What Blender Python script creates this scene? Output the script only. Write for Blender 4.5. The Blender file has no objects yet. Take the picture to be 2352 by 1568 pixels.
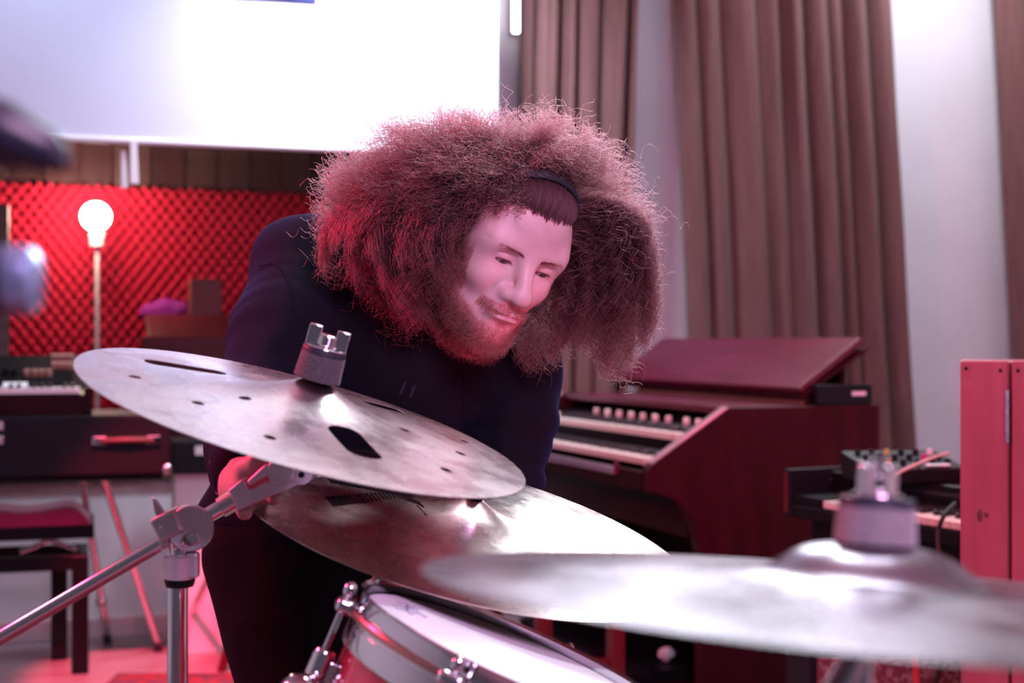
import bpy, bmesh, math, random
import numpy as np
from mathutils import Vector, Matrix, noise

SC = bpy.context.scene
COL = SC.collection
R = math.radians
F, EYE = 3267.0, 1.10          # focal length in pixels of a 2352 wide frame, lens height


def P(px, py, d):
    """point of the place seen at pixel (px, py), d metres in front of the lens"""
    return Vector(((px - 1176) / F * d, d, EYE - (py - 784) / F * d))


# ---------------------------------------------------------------- camera
cam_d = bpy.data.cameras.new('camera')
cam = bpy.data.objects.new('camera', cam_d)
COL.objects.link(cam)
cam.location = (0, 0, EYE)
cam.rotation_euler = (R(90), 0, 0)
cam_d.sensor_width = 36.0
cam_d.lens = 50.0
cam_d.clip_start = 0.05
cam_d.dof.use_dof = True
cam_d.dof.focus_distance = 1.78
cam_d.dof.aperture_fstop = 4.5
SC.camera = cam

# ---------------------------------------------------------------- world, lamps, exposure
world = bpy.data.worlds.new('studio_air')
SC.world = world
world.use_nodes = True
bg = world.node_tree.nodes['Background']
bg.inputs[0].default_value = (0.62, 0.50, 0.72, 1)
bg.inputs[1].default_value = 0.13
SC.view_settings.view_transform = 'Standard'
SC.view_settings.look = 'None'
SC.view_settings.exposure = 0.0
SC.view_settings.gamma = 1.0
SC.view_settings.use_curve_mapping = False
SC.cycles.max_bounces = 4
SC.cycles.diffuse_bounces = 2
SC.cycles.glossy_bounces = 3
SC.cycles.transmission_bounces = 2
SC.cycles.transparent_max_bounces = 4
SC.cycles.caustics_reflective = False
SC.cycles.use_adaptive_sampling = True
SC.cycles.adaptive_threshold = 0.07
SC.cycles.adaptive_min_samples = 12
SC.cycles.caustics_refractive = False


def lamp(name, loc, target, size, power, color, kind='AREA', spread=None, cone=60, blend=0.6):
    d = bpy.data.lights.new(name, kind)
    d.energy = power
    d.color = color
    if kind == 'AREA':
        d.shape = 'RECTANGLE' if isinstance(size, tuple) else 'DISK'
        if isinstance(size, tuple):
            d.size, d.size_y = size
        else:
            d.size = size
        if spread:
            d.spread = R(spread)
    elif kind == 'SPOT':
        d.spot_size = R(cone)
        d.spot_blend = blend
        d.shadow_soft_size = size
    else:
        d.shadow_soft_size = size
    o = bpy.data.objects.new(name, d)
    COL.objects.link(o)
    o.location = loc
    o.rotation_euler = (Vector(target) - Vector(loc)).to_track_quat('-Z', 'Y').to_euler()
    return o


lamp('overhead_softbox', (0.57, 2.60, 3.08), (0.0, 1.55, 0.9), 0.95, 40, (0.82, 0.90, 1.0))
lamp('high_window', (0.82, 5.25, 2.80), (0.55, 1.6, 1.5), (1.30, 0.72), 72, (0.84, 0.92, 1.0))
lamp('screen_floodlight', (-0.36, 4.80, 2.74), (-0.46, 5.30, 2.24), 0.3, 32, (0.74, 0.83, 1.0), spread=120)
lamp('screen_blue_fill', (-1.45, 4.1, 2.9), (-1.5, 4.95, 2.2), 0.4, 4, (0.55, 0.70, 1.0), spread=120)  # added unseen fill lamp, turns the left of the screen bluer
lamp('drum_fill_spot', (1.2, 1.0, 2.6), (0.03, 1.30, 0.82), 0.06, 95, (0.82, 0.92, 1.0), 'SPOT', cone=10.5, blend=0.5)  # added unseen fill lamp, whitens the drum head
lamp('wall_washer', (1.85, 5.3, 3.15), (1.75, 6.2, 2.4), 0.25, 20, (0.88, 0.92, 1.0))
lamp('front_lilac_light', (0.55, -0.25, 2.05), (0.05, 1.85, 1.1), 0.8, 46, (0.96, 0.54, 0.96))
lamp('red_side_light', (-1.75, 2.0, 1.95), (-0.2, 1.9, 1.25), 0.2, 58, (1.0, 0.03, 0.13))
lamp('red_low_light', (0.95, 1.35, 0.45), (0.04, 1.88, 0.98), 0.1, 42, (1.0, 0.04, 0.16), 'SPOT', cone=21, blend=0.8)
lamp('red_floor_spot', (-0.9, 3.0, 2.6), (-1.12, 4.72, 0.0), 0.05, 1300, (1.0, 0.04, 0.12), 'SPOT', cone=19, blend=0.3)
lamp('red_organ_light', (1.7, 1.9, 2.5), (1.1, 4.2, 0.65), 0.15, 190, (1.0, 0.04, 0.20), 'SPOT', cone=42, blend=0.6)

# ---------------------------------------------------------------- helpers: objects
MW = {}


def link(o, parent=None):
    COL.objects.link(o)
    if parent is not None:
        o.parent = parent
    return o


def tag(o, label=None, cat=None, group=None, kind=None):
    if label:
        o['label'] = label
    if cat:
        o['category'] = cat
    if group:
        o['group'] = group
    if kind:
        o['kind'] = kind
    return o


def thing(name, loc, label, cat, rz=0.0, group=None):
    o = bpy.data.objects.new(name, None)
    o.empty_display_size = 0.05
    link(o)
    o.location = loc
    o.rotation_euler = (0, 0, rz)
    MW[o.name] = Matrix.Translation(Vector(loc)) @ Matrix.Rotation(rz, 4, 'Z')
    return tag(o, label, cat, group)


def mw(o):
    return MW.get(o.name, Matrix.Identity(4)) if o is not None else Matrix.Identity(4)


class MB:
    """collects shapes; build() makes ONE mesh object"""

    def __init__(s):
        s.v, s.f = [], []

    def add(s, vs, fs):
        n = len(s.v)
        s.v += [tuple(v) for v in vs]
        s.f += [tuple(i + n for i in f) for f in fs]
        return s

    def box(s, c, size, m=None):
        x, y, z = (k / 2 for k in size)
        vs = [Vector((sx * x, sy * y, sz * z)) for sz in (-1, 1) for sy in (-1, 1) for sx in (-1, 1)]
        if m is not None:
            vs = [m @ v for v in vs]
        c = Vector(c)
        return s.add([v + c for v in vs], [(0, 2, 3, 1), (4, 5, 7, 6), (0, 1, 5, 4), (2, 6, 7, 3), (0, 4, 6, 2), (1, 3, 7, 5)])

    def bb(s, a, b):
        a, b = Vector(a), Vector(b)
        return s.box((a + b) / 2, [abs(k) for k in (b - a)])

    def tube(s, pts, r, n=16, cap=True):
        pts = [Vector(p) for p in pts]
        rs = r if isinstance(r, (list, tuple)) else [r] * len(pts)
        rings, prev = [], None
        for i, p in enumerate(pts):
            t = (pts[min(i + 1, len(pts) - 1)] - pts[max(i - 1, 0)]).normalized()
            if prev is None:
                up = Vector((0, 0, 1)) if abs(t.z) < 0.9 else Vector((0, 1, 0))
                a = t.cross(up).normalized()
            else:
                a = (prev - t * prev.dot(t)).normalized()
            prev = a
            b = t.cross(a)
            rings.append([p + (a * math.cos(k * 2 * math.pi / n) + b * math.sin(k * 2 * math.pi / n)) * rs[i] for k in range(n)])
        vs = [v for g in rings for v in g]
        fs = [(i * n + k, i * n + (k + 1) % n, (i + 1) * n + (k + 1) % n, (i + 1) * n + k) for i in range(len(pts) - 1) for k in range(n)]
        if cap:
            fs += [tuple(range(n - 1, -1, -1)), tuple((len(pts) - 1) * n + k for k in range(n))]
        return s.add(vs, fs)

    def lathe(s, prof, m=None, n=48, closed=False):
        """prof: (r, z) pairs from inside/bottom to outside/top"""
        vs, fs = [], []
        for r, z in prof:
            for k in range(n):
                a = 2 * math.pi * k / n
                v = Vector((r * math.cos(a), r * math.sin(a), z))
                vs.append(m @ v if m is not None else v)
        L = len(prof)
        for i in range(L if closed else L - 1):
            j = (i + 1) % L
            for k in range(n):
                fs.append((i * n + k, i * n + (k + 1) % n, j * n + (k + 1) % n, j * n + k))
        if not closed:
            if prof[0][0] > 1e-5:
                fs.append(tuple(range(n - 1, -1, -1)))
            if prof[-1][0] > 1e-5:
                fs.append(tuple((L - 1) * n + k for k in range(n)))
        return s.add(vs, fs)

    def prism(s, poly, h, m=None):
        """poly in local xy, extruded along z by h"""
        n = len(poly)
        vs = [Vector((x, y, 0)) for x, y in poly] + [Vector((x, y, h)) for x, y in poly]
        if m is not None:
            vs = [m @ v for v in vs]
        fs = [tuple(range(n - 1, -1, -1)), tuple(range(n, 2 * n))] + [(k, (k + 1) % n, n + (k + 1) % n, n + k) for k in range(n)]
        return s.add(vs, fs)

    def ball(s, c, r, m=None, n=20, k=12):
        c = Vector(c)
        rr = r if isinstance(r, (tuple, list)) else (r, r, r)
        vs, fs = [], []
        for i in range(k + 1):
            th = math.pi * i / k
            for j in range(n):
                a = 2 * math.pi * j / n
                v = Vector((rr[0] * math.sin(th) * math.cos(a), rr[1] * math.sin(th) * math.sin(a), -rr[2] * math.cos(th)))
                vs.append((m @ v if m is not None else v) + c)
        for i in range(k):
            for j in range(n):
                fs.append((i * n + j, i * n + (j + 1) % n, (i + 1) * n + (j + 1) % n, (i + 1) * n + j))
        return s.add(vs, fs)

    def build(s, name, mat, parent=None, smooth=False, bevel=0, world=True, seg=2, angle=35):
        me = bpy.data.meshes.new(name)
        vs = s.v
        if parent is not None and world:
            inv = mw(parent).inverted()
            vs = [inv @ Vector(v) for v in vs]
        me.from_pydata([tuple(v) for v in vs], [], s.f)
        bm = bmesh.new()
        bm.from_mesh(me)
        bmesh.ops.remove_doubles(bm, verts=bm.verts, dist=1e-6)
        bmesh.ops.recalc_face_normals(bm, faces=bm.faces)
        bm.to_mesh(me)
        bm.free()
        if smooth:
            me.polygons.foreach_set('use_smooth', [True] * len(me.polygons))
            me.set_sharp_from_angle(angle=R(angle))
        me.materials.append(mat)
        o = bpy.data.objects.new(name, me)
        link(o, parent)
        if parent is not None:
            MW[o.name] = mw(parent)
        if bevel:
            b = o.modifiers.new('edge', 'BEVEL')
            b.width = bevel
            b.segments = seg
            b.limit_method = 'ANGLE'
            b.angle_limit = R(40)
        return o


def frame(n, c=(0, 0, 0), xdir=None):
    """matrix whose z axis is n, origin c"""
    n = Vector(n).normalized()
    x = Vector(xdir) if xdir is not None else Vector((0, 1, 0)).cross(n)
    if x.length < 1e-6:
        x = Vector((1, 0, 0))
    x = (x - n * x.dot(n)).normalized()
    y = n.cross(x)
    m = Matrix((x, y, n)).transposed().to_4x4()
    m.translation = Vector(c)
    return m


# ---------------------------------------------------------------- helpers: materials
def mat(name, c, rough=0.5, metal=0.0, c2=None, scale=20.0, stretch=(1, 1, 1), detail=4.0, bump=0.0, bscale=None, spec=0.5,
        coat=0.0, sheen=0.0, emit=None, estr=0.0, contrast=(0.35, 0.65), aniso=0.0, rvar=0.0, trans=0.0, sss=0.0):
    m = bpy.data.materials.new(name)
    m.use_nodes = True
    nt = m.node_tree
    b = nt.nodes['Principled BSDF']
    b.inputs['Base Color'].default_value = (*c, 1)
    b.inputs['Roughness'].default_value = rough
    b.inputs['Metallic'].default_value = metal
    b.inputs['Specular IOR Level'].default_value = spec
    b.inputs['Coat Weight'].default_value = coat
    b.inputs['Sheen Weight'].default_value = sheen
    b.inputs['Anisotropic'].default_value = aniso
    b.inputs['Transmission Weight'].default_value = trans
    if sss:
        b.inputs['Subsurface Weight'].default_value = sss
        b.inputs['Subsurface Radius'].default_value = (0.010, 0.004, 0.002)
        b.inputs['Subsurface Scale'].default_value = 0.6
    if emit:
        b.inputs['Emission Color'].default_value = (*emit, 1)
        b.inputs['Emission Strength'].default_value = estr
    if c2 is not None or bump or rvar:
        tc = nt.nodes.new('ShaderNodeTexCoord')
        mp = nt.nodes.new('ShaderNodeMapping')
        mp.inputs['Scale'].default_value = stretch
        nt.links.new(tc.outputs['Object'], mp.inputs[0])
        nz = nt.nodes.new('ShaderNodeTexNoise')
        nz.inputs['Scale'].default_value = scale
        nz.inputs['Detail'].default_value = detail
        nt.links.new(mp.outputs[0], nz.inputs['Vector'])
        if c2 is not None:
            rp = nt.nodes.new('ShaderNodeValToRGB')
            rp.color_ramp.elements[0].position = contrast[0]
            rp.color_ramp.elements[1].position = contrast[1]
            rp.color_ramp.elements[0].color = (*c, 1)
            rp.color_ramp.elements[1].color = (*c2, 1)
            nt.links.new(nz.outputs[0], rp.inputs[0])
            nt.links.new(rp.outputs[0], b.inputs['Base Color'])
        if rvar:
            mr = nt.nodes.new('ShaderNodeMapRange')
            mr.inputs[3].default_value = rough - rvar
            mr.inputs[4].default_value = rough + rvar
            nt.links.new(nz.outputs[0], mr.inputs[0])
            nt.links.new(mr.outputs[0], b.inputs['Roughness'])
        if bump:
            n2 = nz
            if bscale:
                n2 = nt.nodes.new('ShaderNodeTexNoise')
                n2.inputs['Scale'].default_value = bscale
                n2.inputs['Detail'].default_value = 3
                nt.links.new(mp.outputs[0], n2.inputs['Vector'])
            bp = nt.nodes.new('ShaderNodeBump')
            bp.inputs['Strength'].default_value = bump
            bp.inputs['Distance'].default_value = 0.002
            nt.links.new(n2.outputs[0], bp.inputs['Height'])
            nt.links.new(bp.outputs[0], b.inputs['Normal'])
    return m


def wood(name, c, c2, rough=0.4, coat=0.0, axis='X', scale=3.0, spec=0.3):
    st = {'X': (1, 9, 9), 'Y': (9, 1, 9), 'Z': (9, 9, 1)}[axis]
    return mat(name, c, rough, c2=c2, scale=scale, stretch=st, detail=6, bump=0.05, coat=coat, spec=spec)


M = {}
M['white_wall'] = mat('white_wall_paint', (0.78, 0.77, 0.80), 0.75, c2=(0.74, 0.73, 0.76), scale=3, bump=0.1, bscale=120)
M['screen'] = mat('white_screen_cloth', (0.70, 0.73, 0.83), 0.7)
M['screen_bar'] = mat('white_enamel_bar', (0.88, 0.88, 0.9), 0.25, coat=0.3)
M['chrome'] = mat('chrome_plate', (0.78, 0.77, 0.80), 0.10, 1.0)
M['chrome_dull'] = mat('brushed_chrome', (0.66, 0.64, 0.67), 0.28, 1.0, rvar=0.08, scale=60)
M['cast'] = mat('cast_zinc', (0.60, 0.58, 0.62), 0.42, 1.0, bump=0.08, scale=220)
M['black'] = mat('black_plastic', (0.007, 0.007, 0.009), 0.45, spec=0.2)
M['black_satin'] = mat('black_lacquer', (0.006, 0.005, 0.007), 0.32, spec=0.2)
M['tolex'] = mat('black_vinyl_covering', (0.007, 0.007, 0.010), 0.5, bump=0.35, scale=420, spec=0.15)
M['felt'] = mat('grey_felt', (0.065, 0.055, 0.062), 0.95, c2=(0.10, 0.085, 0.095), scale=300, bump=0.5, sheen=0.2)
M['rubber'] = mat('dark_rubber', (0.02, 0.02, 0.035), 0.5)
M['mahogany'] = wood('mahogany_veneer', (0.040, 0.0014, 0.008), (0.027, 0.001, 0.005), 0.5, 0.0, 'Z', 2.5, spec=0.15)
M['mahogany_top'] = wood('mahogany_top', (0.11, 0.008, 0.030), (0.085, 0.006, 0.022), 0.38, 0.2, 'Y', 2.5)
M['mahogany_dark'] = wood('dark_mahogany', (0.026, 0.003, 0.007), (0.016, 0.002, 0.004), 0.6, 0.0, 'Y', 2.5, spec=0.1)
M['ivory'] = mat('ivory_key_plastic', (0.72, 0.58, 0.52), 0.3)
M['ebony'] = mat('black_key_plastic', (0.018, 0.017, 0.022), 0.3)
M['white_plastic'] = mat('white_plastic', (0.8, 0.78, 0.78), 0.35)
M['label'] = mat('paper_label', (0.75, 0.72, 0.72), 0.6)
M['pine'] = wood('varnished_pine', (0.44, 0.085, 0.11), (0.36, 0.06, 0.085), 0.45, 0.1, 'Z', 3.0)
M['knot'] = mat('pine_knot', (0.12, 0.02, 0.025), 0.5)
M['velvet'] = mat('magenta_velvet', (0.48, 0.012, 0.13), 0.85, sheen=0.7, c2=(0.40, 0.01, 0.11), scale=14)
M['purple'] = mat('purple_cloth', (0.28, 0.01, 0.26), 0.8)
M['red_wood'] = wood('red_stained_wood', (0.16, 0.012, 0.02), (0.11, 0.008, 0.014), 0.4, 0.2, 'Z', 3)
M['baseboard'] = mat('red_lit_baseboard', (0.62, 0.42, 0.45), 0.5)  # pinkish tone puts the red light along the wall base into the colour
M['cable_black'] = mat('black_cable', (0.012, 0.012, 0.014), 0.5)
M['cable_pale'] = mat('pale_cable', (0.55, 0.36, 0.33), 0.5)
M['cable_red'] = mat('red_cable', (0.55, 0.02, 0.03), 0.45)

# ================================================================ the setting
WX, WN = Vector((0.9578, 0.2873, 0)), Vector((0.2873, -0.9578, 0))     # along the back wall, out of it
W0 = Vector((0, 5.75, 0))
WROT = math.atan2(0.2873, 0.9578)


def Wp(s, z, off=0.0):
    return W0 + WX * s + WN * off + Vector((0, 0, z))


def WS(px, py, off=0.0):
    """(s, z) on the plane off metres in front of the back wall that pixel (px, py) looks at"""
    xp = (px - 1176) / F
    y = (5.75 - off / 0.9578) / (1 - 0.3 * xp)
    p = P(px, py, y)
    q = p - W0
    return q.dot(WX), p.z


WROOT = Matrix.Translation(W0) @ Matrix.Rotation(WROT, 4, 'Z')      # local x along the wall, -y into the room


def wbox(mb, s0, s1, z0, z1, o0, o1):
    m = WROT
    c = Wp((s0 + s1) / 2, (z0 + z1) / 2, (o0 + o1) / 2)
    return mb.box(c, (abs(s1 - s0), abs(o1 - o0), abs(z1 - z0)), Matrix.Rotation(m, 3, 'Z'))


# floor: grey-red painted boards
M['floor'] = mat('worn_floor_paint', (0.34, 0.26, 0.27), 0.32, c2=(0.26, 0.19, 0.20), scale=2.2, stretch=(1, 1, 1), bump=0.05, bscale=40)
fl = MB().bb((-5, -2.5, -0.05), (5, 8.2, 0)).build('floor', M['floor'])
tag(fl, 'smooth greyish painted studio floor under coloured light', kind='structure')

# back wall round the control-room window
SW0, SW1, ZW0, ZW1 = -4.6, -0.36, 0.575, 1.95
wl = MB()
wbox(wl, -4.6, 4.6, 0, ZW0, 0, -0.15)
wbox(wl, -4.6, 4.6, ZW1, 3.3, 0, -0.15)
wbox(wl, SW1, 4.6, ZW0, ZW1, 0, -0.15)
tag(wl.build('wall_back', M['white_wall']), 'white painted studio wall behind the drummer', kind='structure')
bbm = MB()
wbox(bbm, -4.6, 4.6, 0, 0.075, 0, 0.014)
tag(bbm.build('baseboard_back', M['baseboard'], bevel=0.004), 'low baseboard along the white wall, tinted as if lit red', kind='structure')
tag(MB().bb((-5, -2.5, 3.3), (5, 8.2, 3.36)).build('ceiling', mat('white_ceiling_paint', (0.88, 0.84, 0.87), 0.8)), 'plain white studio ceiling', kind='structure')
tag(MB().bb((3.3, -2.5, 0), (3.4, 7.2, 3.3)).build('wall_right', M['white_wall']), 'plain white side wall of the studio', kind='structure')
tag(MB().bb((-3.6, -2.5, 0), (-3.5, 4.85, 3.3)).build('wall_left', M['white_wall']), 'plain white wall of the studio beside the window', kind='structure')

# control room beyond the window: red foam wall, plank strip above it
win = bpy.data.objects.new('window_1', None)
link(win)
win.location = Wp(-2.0, 0)
win.rotation_euler = (0, 0, WROT)
MW[win.name] = Matrix.Translation(Wp(-2.0, 0)) @ Matrix.Rotation(WROT, 4, 'Z')
tag(win, 'wide control-room window with a red foam wall behind the glass', kind='structure')
M['frame_brown'] = wood('brown_window_frame', (0.10, 0.055, 0.05), (0.07, 0.04, 0.035), 0.5)
fb = MB()
wbox(fb, SW0, SW1, ZW0, ZW0 + 0.03, 0.02, -0.13)
wbox(fb, SW1 - 0.05, SW1, ZW0, ZW1, 0.01, -0.13)
fb.build('window_frame', M['frame_brown'], win)
s0, _ = WS(-60, 640)
s1, _ = WS(18, 640)
pm = MB()
wbox(pm, s0, s1, ZW0 + 0.03, WS(9, 470)[1], -0.01, -0.10)
pm.build('window_post', M['frame_brown'], win)

# glass: nearly clear, faintly mirroring
gm = bpy.data.materials.new('window_glass')
gm.use_nodes = True
nt = gm.node_tree
nt.nodes.clear()
out = nt.nodes.new('ShaderNodeOutputMaterial')
mx = nt.nodes.new('ShaderNodeMixShader')
tr = nt.nodes.new('ShaderNodeBsdfTransparent')
gl = nt.nodes.new('ShaderNodeBsdfGlossy')
fr = nt.nodes.new('ShaderNodeFresnel')
tr.inputs[0].default_value = (0.95, 0.95, 0.95, 1)
gl.inputs['Roughness'].default_value = 0.03
fr.inputs['IOR'].default_value = 1.25
nt.links.new(fr.outputs[0], mx.inputs[0])
nt.links.new(tr.outputs[0], mx.inputs[1])
nt.links.new(gl.outputs[0], mx.inputs[2])
nt.links.new(mx.outputs[0], out.inputs[0])
gp = MB()
tl_ = []
for o_, z_ in ((-0.125, ZW0 + 0.03), (-0.119, ZW0 + 0.03), (-0.004, ZW1), (-0.010, ZW1)):
    tl_ += [Wp(SW0, z_, o_), Wp(SW1 - 0.05, z_, o_)]
gp.add(tl_, [(0, 1, 3, 2), (2, 3, 5, 4), (4, 5, 7, 6), (6, 7, 1, 0), (0, 2, 4, 6), (7, 5, 3, 1)])
gp.build('pane', gm, win)

# the control room's own shell
M['control_wall'] = mat('control_room_paint', (0.16, 0.045, 0.045), 0.7)
cr = MB()
wbox(cr, -4.6, 0.9, 0.0, 2.6, -1.03, -1.12)
tag(cr.build('wall_control_room', M['control_wall']), 'dim dark red wall of the control room beyond the glass', kind='structure')
# plank strip
M['plank'] = [wood('brown_plank_%s' % k, c, c2, 0.5, 0, 'Z', 3) for k, c, c2 in (
    ('warm', (0.092, 0.036, 0.038), (0.07, 0.028, 0.03)), ('grey', (0.11, 0.052, 0.052), (0.08, 0.038, 0.04)), ('dark', (0.07, 0.026, 0.028), (0.055, 0.02, 0.022)))]
cwall = bpy.data.objects['wall_control_room']
rng = random.Random(4)
s = -3.3
while s < 0.3:
    w = rng.uniform(0.13, 0.17)
    pk = MB()
    d = rng.uniform(0, 0.004)
    wbox(pk, s, s + w - 0.006, 1.62, 2.4, -1.0 + d, -1.02)
    pk.build('plank', rng.choice(M['plank']), cwall, bevel=0.003)
    s += w

# red egg-crate foam sheet (one continuous moulded sheet)
M['foam'] = mat('red_acoustic_foam', (0.60, 0.010, 0.048), 0.9, c2=(0.50, 0.007, 0.038), scale=60, bump=0.3, bscale=300)
fs0, fs1, fz0 = -3.3, 0.2, 0.62
pitch = 0.040
nx, nz = 700, 190
ss = np.linspace(fs0, fs1, nx)
hh = np.linspace(0, 1, nz)
S, Hh = np.meshgrid(ss, hh)
ztop = 1.79 - 0.02 * np.clip((S + 2.0) / 2, 0, 1)
Z = fz0 + (ztop - fz0) * Hh
a = (S + Z) / pitch * math.pi
b = (S - Z) / pitch * math.pi
D = -0.992 + 0.034 * (0.5 + 0.5 * np.cos(2 * math.pi * S / 0.050) * np.cos(2 * math.pi * Z / 0.066)) ** 1.2
top = Hh > 0.999
D[top] = -1.01
Z = Z + np.where(Hh > 0.985, 0.006 * np.cos(2 * math.pi * S / pitch / 1.0), 0)
vs = [tuple(Wp(float(S[i, j]), float(Z[i, j]), float(D[i, j]))) for i in range(nz) for j in range(nx)]
fq = [(i * nx + j, i * nx + j + 1, (i + 1) * nx + j + 1, (i + 1) * nx + j) for i in range(nz - 1) for j in range(nx - 1)]
fo = MB().add(vs, fq)
tag(fo.build('acoustic_foam', M['foam'], smooth=True, angle=180), 'red egg-crate acoustic foam lining the control-room wall', 'acoustic foam')

# ---------------------------------------------------------------- projection screen
scr = thing('projection_screen', Wp(-1.2, 1.8, 0.35), 'large white projection screen hanging in front of the window', 'screen', WROT)
sR, _ = WS(1143, 120, 0.35)
sh = MB()
nS = 40
vs, fs = [], []
for i in range(nS + 1):
    s = -2.7 + (sR + 2.7) * i / nS
    t = (s + 2.7) / (sR + 2.7)
    zb = 1.802 + 0.035 * max(0, (0.55 - t)) ** 1.6
    for (z, o) in ((zb, 0.35), (3.2, 0.35), (3.2, 0.344), (zb, 0.344)):
        vs.append(Wp(s, z, o))
for i in range(nS):
    for k in range(4):
        fs.append((i * 4 + k, i * 4 + (k + 1) % 4, (i + 1) * 4 + (k + 1) % 4, (i + 1) * 4 + k))
fs += [(0, 1, 2, 3), (nS * 4 + 3, nS * 4 + 2, nS * 4 + 1, nS * 4)]
sh.add(vs, fs).build('screen_sheet', M['screen'], scr)
bar = MB()
pts = []
for i in range(nS + 1):
    s = -2.7 + (sR + 2.7) * i / nS
    t = (s + 2.7) / (sR + 2.7)
    pts.append(Wp(s, 1.802 + 0.035 * max(0, (0.55 - t)) ** 1.6, 0.347))
bar.tube(pts, 0.013, 12).build('bottom_bar', M['screen_bar'], scr, smooth=True)
for (x0, x1, y0, y1, of) in ((277, 293, 345, 432, 0.33), (299, 319, 322, 422, 0.36)):
    sa, za = WS(x0, y0, of)
    sb, zb = WS(x1, y1, of)
    t = MB()
    m = Matrix.Rotation(WROT, 3, 'Z')
    lo, hi = (sa, zb), (sb, za)
    top_in = 0.25 * (sb - sa)
    poly = [(sa, zb), (sb, zb), (sb - top_in, za), (sa, za)]
    vs = [Wp(s, z, of) for s, z in poly] + [Wp(s, z, of - 0.006) for s, z in poly]
    t.add(vs, [(0, 1, 2, 3), (7, 6, 5, 4), (0, 4, 5, 1), (1, 5, 6, 2), (2, 6, 7, 3), (3, 7, 4, 0)])
    t.build('pull_tab', M['white_plastic'], scr, bevel=0.002)

# picture whose lower edge just shows at the top of the frame
M['picture'] = mat('dark_blue_print', (0.008, 0.010, 0.045), 0.6, c2=(0.03, 0.035, 0.11), scale=9, spec=0.1)
pic = thing('poster', Wp(-1.0, 2.33, 0.36), 'dark blue poster with a pale border on the white screen', 'poster', WROT)
sP1, zP = WS(728, 8, 0.36)
sP0 = sP1 - 0.30
pp = MB()
wbox(pp, sP0, sP1, zP, zP + 0.8, 0.352, 0.358)
pp.build('print', M['picture'], pic)

# vertical tube lamp in the corner of the curtain
tl = thing('tube_lamp', Wp(*WS(1186, 75, 0.06), 0.06), 'slim bright white vertical tube lamp beside the curtain', 'lamp', WROT)
sa, za = WS(1179, 73, 0.06)
sb, _ = WS(1195, 73, 0.06)
M['tube_glow'] = mat('white_lamp_glow', (1, 1, 1), 0.5, emit=(0.95, 0.97, 1.0), estr=11.0)
tb = MB()
tb.tube([Wp((sa + sb) / 2, za, 0.06), Wp((sa + sb) / 2, 3.0, 0.06)], (sb - sa) / 2, 14).build('tube', M['tube_glow'], tl, smooth=True)
bk = MB()
wbox(bk, sa, sb, za, 3.0, 0.0, 0.045)
bk.build('back_plate', M['white_plastic'], tl)

# ---------------------------------------------------------------- curtains
M['curtain'] = mat('brown_velvet_curtain', (0.180, 0.084, 0.078), 0.9, sheen=0.15, c2=(0.145, 0.066, 0.062), scale=8, stretch=(6, 6, 0.6), bump=0.1, bscale=500)


def curtain(name, label, xl0, xl1, xr0, xr1, ybot, seed, nf, off=0.14, amp=0.055):
    """edges given by pixels at the top of the frame (0) and at ybot (1), hung 3.05 m up"""
    rg = random.Random(seed)
    a0, zt = WS(xl0, 0, off)
    b0, _ = WS(xr0, 0, off)
    a1, zb = WS(xl1, ybot, off)
    b1, _ = WS(xr1, ybot, off)
    nu, nv = 260, 40
    # fold positions: uneven widths
    ws = [rg.uniform(0.45, 1.6) for _ in range(nf)]
    tot = sum(ws)
    edges = [0]
    for w in ws:
        edges.append(edges[-1] + w / tot)
    am = [rg.uniform(0.45, 1.1) for _ in range(nf)]
    sk = [rg.uniform(-0.25, 0.25) for _ in range(nf)]
    vs, fs = [], []
    for j in range(nv + 1):
        z = 0.03 + (3.05 - 0.03) * j / nv
        k = (z - zt) / (zb - zt)
        sl, sr = a0 + (a1 - a0) * k, b0 + (b1 - b0) * k
        for i in range(nu + 1):
            u = i / nu
            q = 0
            while q < nf - 1 and u > edges[q + 1]:
                q += 1
            t = (u - edges[q]) / (edges[q + 1] - edges[q])
            tt = t + sk[q] * t * (1 - t) * (0.6 + 0.8 * k)
            dd = amp * am[q] * (math.sin(math.pi * tt) ** 0.8 if 0 < tt < 1 else 0)
            dd += 0.006 * math.sin(u * 34 + 5 * math.sin(u * 7 + seed) + 0.4 * z) + 0.026 * noise.noise((u * 16, z * 0.35, seed))
            vs.append(Wp(sl + (sr - sl) * u + 0.006 * noise.noise((u * 5, z * 1.5, seed + 5)), z, off - 0.03 + dd))
    n = nu + 1
    for j in range(nv):
        for i in range(nu):
            fs.append((j * n + i, j * n + i + 1, (j + 1) * n + i + 1, (j + 1) * n + i))
    o = MB().add(vs, fs).build(name, M['curtain'], smooth=True, angle=180)
    so = o.modifiers.new('cloth', 'SOLIDIFY')
    so.thickness = 0.004
    return tag(o, label, 'curtain', 'brown curtains along the white wall')


curtain('curtain', 'narrow brown velvet curtain panel hanging directly behind the curly hair', 1196, 1192, 1470, 1446, 770, 3, 6, amp=0.075)
curtain('curtain', 'broad brown velvet curtain panel hanging behind the organ', 1547, 1582, 2052, 2092, 770, 11, 9, amp=0.085)
curtain('curtain', 'brown velvet curtain edge hanging above the pine cabinet', 2292, 2330, 2560, 2590, 770, 23, 4, amp=0.075)

# rug under the drums
M['rug'] = mat('red_patterned_rug', (0.22, 0.02, 0.03), 0.95, c2=(0.10, 0.03, 0.05), scale=24, detail=3, contrast=(0.45, 0.52), bump=0.5, bscale=300)
rg = MB().bb((-1.30, 0.4, 0), (-0.03, 4.69, 0.008)).build('rug', M['rug'], bevel=0.003)
tag(rg, 'dark red patterned rug on the floor under the drum kit', 'rug')

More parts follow.
